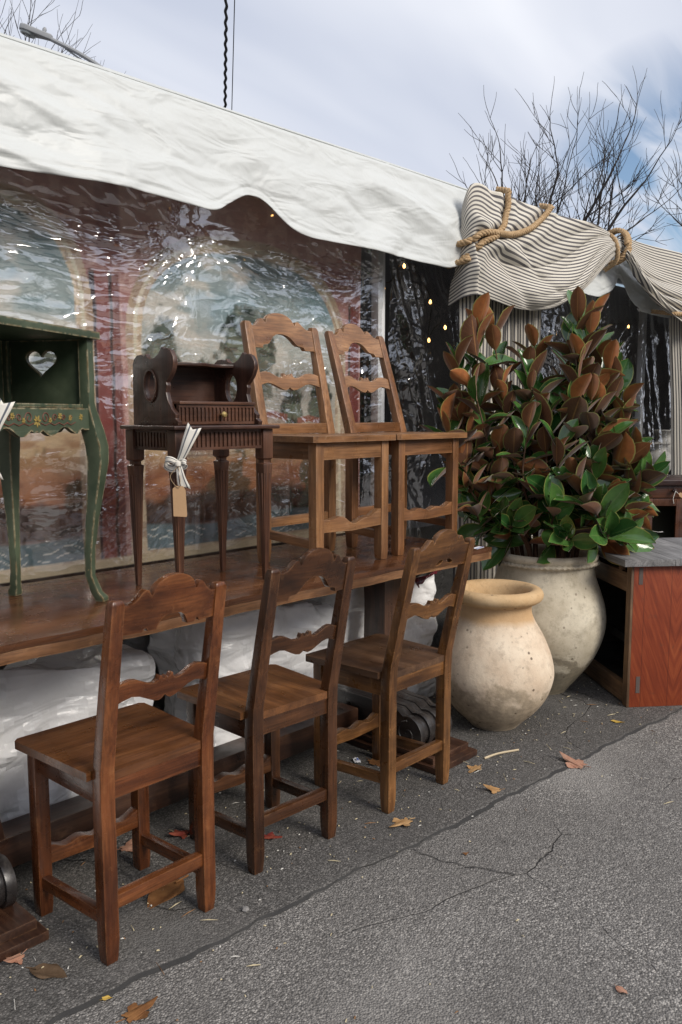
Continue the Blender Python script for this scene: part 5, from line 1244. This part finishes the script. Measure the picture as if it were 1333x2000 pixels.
# ------------------------------------------------------------------ street lamp and overhead cables
lp = thing('street_lamp', 'grey street lamp with flat head on a long curved arm above the tent', 'street lamp', (9.3, 11.6, 0))
o_ = Vector((9.3, 11.6, 0)); A = [Vector((7.44, 13.68, 7.49)), Vector((7.75, 13.3, 7.24)), Vector((8.06, 12.95, 6.93)), Vector((8.6, 12.35, 6.25)), Vector((9.3, 11.6, 5.2))]
b = MB(); b.tube(smooth_path([p - o_ for p in A], 8), .035, 8); b.build('arm', M_METAL, lp)
b = MB(); b.tube([p - o_ for p in (Vector((8.06, 12.95, 6.93)) + Vector((.0, .0, -.10)), Vector((7.6, 13.5, 7.34)))], .016, 6); b.build('brace', M_METAL, lp)
b = MB(); b.tube([(0, 0, 0), (0, 0, 5.2)], [.09, .06], 10); b.build('pole', M_METAL, lp)
hd = Vector((7.44, 13.68, 7.49)) - o_; dv = (Vector((7.164, 13.987, 7.605)) - Vector((7.473, 13.636, 7.453))).normalized(); sv = dv.cross(Vector((0, 0, 1))).normalized(); uv_ = sv.cross(dv)
b = MB(); out = [(-.02, .05), (.15, .085), (.30, .13), (.40, .155), (.48, .13), (.52, .06), (.53, 0)]; ol = [(u, v) for u, v in out] + [(u, -v) for u, v in reversed(out[:-1])]
b.prism([ol], .09, lambda u, v, w: hd + dv * u + sv * v + uv_ * (w + .02)); b.build('lamp_head', M_METAL, lp, bevel=.02, seg=3)
b = MB(); b.lathe([(.13, 0), (.12, -.03), (.09, -.035), (.085, -.02), (.05, -.02), (.04, -.045), (.001, -.05)], 24); b.v = [hd + dv * (.38 + x) + sv * y + uv_ * (z - .026) for x, y, z in b.v]
b.build('lens', m_plain('lamp lens', (.35, .38, .38), .3), lp)
b = MB(); b.lathe([(.03, 0), (.035, .05), (.02, .08), (.001, .085)], 12); b.v = [hd + dv * (.13 + x) + sv * y + uv_ * (z + .064) for x, y, z in b.v]; b.build('photocell', M_METAL, lp)
def cable(label, r1, r2, d1, d2, rr, waves):
    C0 = Vector((0, 0, 1.3)); a = C0 + Vector(r1) * d1; e = C0 + Vector(r2) * d2; e = a + (e - a) * 3.5; b = MB(); N = 1400 if waves else 12
    L = (e - a).length; d = (e - a).normalized(); u_ = d.cross(Vector((.7, .7, 0))).normalized(); pts = []
    for i in range(N + 1):
        s = i / N; p = a.lerp(e, s)
        if waves: p = p + u_ * rr * .45 * math.sin(6.2832 * waves * s + 1.5 * math.sin(9 * s))
        pts.append(p)
    b.tube(pts, rr, 6)
    o = b.build('power_cable', M_BLACK); return tag(o, label, 'cable')
cable('thick twisted black cable running overhead into the sky', (.664, .818, .33), (.685, .835, .56), 12, 9, .018, 66)
cable('thin straight wire running overhead beside the twisted cable', (.6715, .8155, .33), (.6925, .8265, .56), 12, 9, .006, 0)

# ------------------------------------------------------------------ fallen leaves and litter
def m_dead(name, a, b_): 
    t = NT(name); c = t.mix(t.range(t.noise(t.coord(jitter=5), 25, 4, .6), .35, .65), a, b_); t.base(c, .75, .25); t.bump(t.noise(t.coord(), 90, 3), .3, .003); return t.m
DEAD = [m_dead('tan dry leaf', (0.336, 0.184, 0.072), (0.440, 0.280, 0.136)), m_dead('brown dry leaf', (0.160, 0.068, 0.024), (0.240, 0.112, 0.040)), m_dead('pinkish dry leaf', (0.336, 0.160, 0.104), (0.440, 0.256, 0.176)), m_dead('red dry leaf', (0.208, 0.028, 0.024), (0.272, 0.072, 0.040)), m_dead('yellow dry leaf', (0.440, 0.272, 0.040), (0.496, 0.336, 0.080)), m_dead('dull crumpled leaf', (0.080, 0.050, 0.028), (0.136, 0.088, 0.052))]
def fallen(label, x, y, size, mat, kind, rng, rz=None, lift=.012):
    if kind == 'oak':
        N = 64; pts = []
        for i in range(N):
            a = 6.2832 * i / N; k = .42 + .40 * abs(math.cos(a * 2.5)) ** 2.2 * (.8 + .2 * math.cos(a)) + .06 * math.sin(a * 13 + size * 99)
            k *= 1 + .35 * math.cos(a); pts.append((size * k * math.cos(a) * .8, size * k * math.sin(a) * .62))
    else:
        pts = [(size * (u - .5), size * .27 * math.sin(math.pi * min(1, u ** .85)) * (1 + .12 * math.sin(17 * u + size * 50))) for u in [i / 14 for i in range(15)]] + [(size * (u - .5), -size * .27 * math.sin(math.pi * min(1, u ** .85))) for u in [1 - i / 14 for i in range(1, 14)]]
    ax_ = rng.uniform(0, 6.28); c1, s1 = math.cos(ax_), math.sin(ax_); curl = lift / (size * size * .55)
    f = lambda u, v, w: (u, v, .0015 + w + curl * (u * c1 + v * s1) ** 2 + .25 * lift * (vnoise(u / size * 4 + 3, v / size * 4) - .3))
    b = MB(); b.prism([pts], .0008, f)
    me = b.mesh('fallen_leaf', smooth=60); bm = bmesh.new(); bm.from_mesh(me)
    bm.to_mesh(me); bm.free()
    o = obj('fallen_leaf', me, mat); b2 = MB(); b2.tube([f(-size * .30, 0, 0), f(-size * .62, .04 * size, 0)], size * .018, 5)
    ob = b2.build('stem', mat, o); o.location = (x, y, .0055 if y > edge_y(x) else .001); o.rotation_euler = (rng.uniform(-.08, .08), rng.uniform(-.08, .08), rng.uniform(0, 6.28) if rz is None else rz)
    return tag(o, label, 'leaf', 'fallen leaves on the asphalt')
rl = random.Random(21)
for lab, x, y, sz, mi, kd in (
    ('tan lobed leaf on the dark strip in front of the worn brown chair', 2.003, 1.618, .085, 0, 'oak'),
    ('tan fallen leaf on the dark strip below the cream jar, farther from the seam', 2.509, 1.690, .070, 0, 'oak'),
    ('tan fallen leaf right at the tar seam below the cream jar', 2.40, 1.536, .062, 0, 'oak'),
    ('pinkish star-shaped leaf on the rough road beyond the seam', 2.796, 1.431, .105, 2, 'oak'),
    ('brown curled leaf under the worn chair beside the trestle foot', 2.29, 2.00, .080, 1, 'oak'),
    ('yellowish fallen leaf on the strip in front of the red chest', 3.312, 1.527, .060, 4, 'oval'),
    ('tiny orange leaf scrap on the open road', 1.981, 1.366, .022, 1, 'oval'),
    ('pale pinkish leaf under the reddish chair, toward the beam', 1.305, 2.12, .075, 2, 'oak'),
    ('red fallen leaf between the reddish and the darkest chair', 1.474, 2.07, .070, 3, 'oak'),
    ('brown leaf by the front foot of the darkest chair', 1.694, 1.96, .075, 1, 'oak'),
    ('red leaf under the rear stretcher of the darkest chair', 1.64, 1.86, .060, 3, 'oak'),
    ('large brown leaf lying under the stretcher of the reddish chair', 1.243, 1.835, .190, 1, 'oval'),
    ('dull crumpled leaf beside the stepped table foot', .863, 1.758, .120, 5, 'oval'),
    ('small bright yellow leaf scrap near the foot of the reddish chair', .909, 1.588, .032, 4, 'oval'),
    ('brown star-shaped leaf at the bottom edge of the photo', .925, 1.497, .080, 1, 'oak'),
    ('pale brown leaf scrap in the lower right of the open road', 1.728, .76, .040, 2, 'oval'),
    ('pinkish curled leaf against the stepped table foot', .837, 1.858, .055, 2, 'oak'),
    ('tan leaf scrap beside the stick below the cream jar', 2.997, 2.10, .05, 0, 'oak')):
    fallen(lab, x, y, sz * .85, DEAD[mi], kd, rl, rz=rad(200) if 'large' in lab else None, lift=.028 if sz > .1 else .014)
b = MB(); b.tube(smooth_path([(2.60, 1.715, 0), (2.67, 1.70, .002), (2.76, 1.665, 0)], 4), [.004, .005, .004] + [.004] * 6, 6)
o = b.build('stick', m_plain('bleached twig', (.55, .45, .30), .8)); o.location = (0, 0, .0095); tag(o, 'short bleached stick on the dark strip below the cream jar', 'stick')
b = MB(); b.lathe([(.001, -.006), (.008, -.005), (.011, 0), (.007, .005), (.001, .006)], 6, c=(1.341, 1.615, .0105)); o = b.build('pebble', m_plain('grey pebble', (.26, .25, .24), .9, .6, 90)); tag(o, 'grey pebble on the strip between the two nearest chairs', 'pebble')
t = thing('candy_wrapper', 'tiny crumpled white and blue wrapper under the worn brown chair', 'wrapper', (2.25, 2.05, .0055), 1.0)
P = np.zeros((8, 6, 3)); u, v = np.meshgrid(np.linspace(-1, 1, 8), np.linspace(-1, 1, 6), indexing='ij'); P[..., 0] = u * .020; P[..., 1] = v * .011; P[..., 2] = .003 + .008 * vnoise(u * 3 + 4, v * 3 + 3)
obj('foil', grid_mesh('foil', P), lbl.m, t)
b = MB(); b.box(-.012, .004, -.006, .001, .0125, .0135); b.build('print', bl_, t, smooth=0)
# straw, seeds and bits of leaf
rl = random.Random(5); b = MB()
for i in range(520):
    x = rl.uniform(.5, 4.2); e = edge_y(x); y = e + abs(rl.gauss(0, .28)) * (1 if rl.random() < .78 else -1.2) + .05
    if rl.random() < .3: y = rl.uniform(1.75, 2.3)
    L = rl.uniform(.003, .012) if rl.random() < .8 else rl.uniform(.015, .05); a = rl.uniform(0, 6.28); z = .0075 if y > e else .0025
    p = Vector((x, y, z)); d = Vector((math.cos(a), math.sin(a), rl.uniform(0, .15))); s = Vector((-math.sin(a), math.cos(a), 0)) * rl.uniform(.0008, .003) * (1 if L < .015 else .5)
    b.add([p - s, p + s, p + d * L + s * .6, p + d * L - s * .6, p + d * L * .5 + Vector((0, 0, .003))], [(0, 1, 4), (1, 2, 4), (2, 3, 4), (3, 0, 4)], rl.choice((0, 0, 0, 1, 2)))
o = b.build('leaf_litter', [m_plain('straw bits', (.55, .47, .30), .85), m_plain('brown bits', (.24, .13, .06), .85), m_plain('pale bits', (.62, .60, .55), .8)], smooth=0)
o['kind'] = 'stuff'; o['label'] = 'scattered straw and crumbled leaf bits on the asphalt'
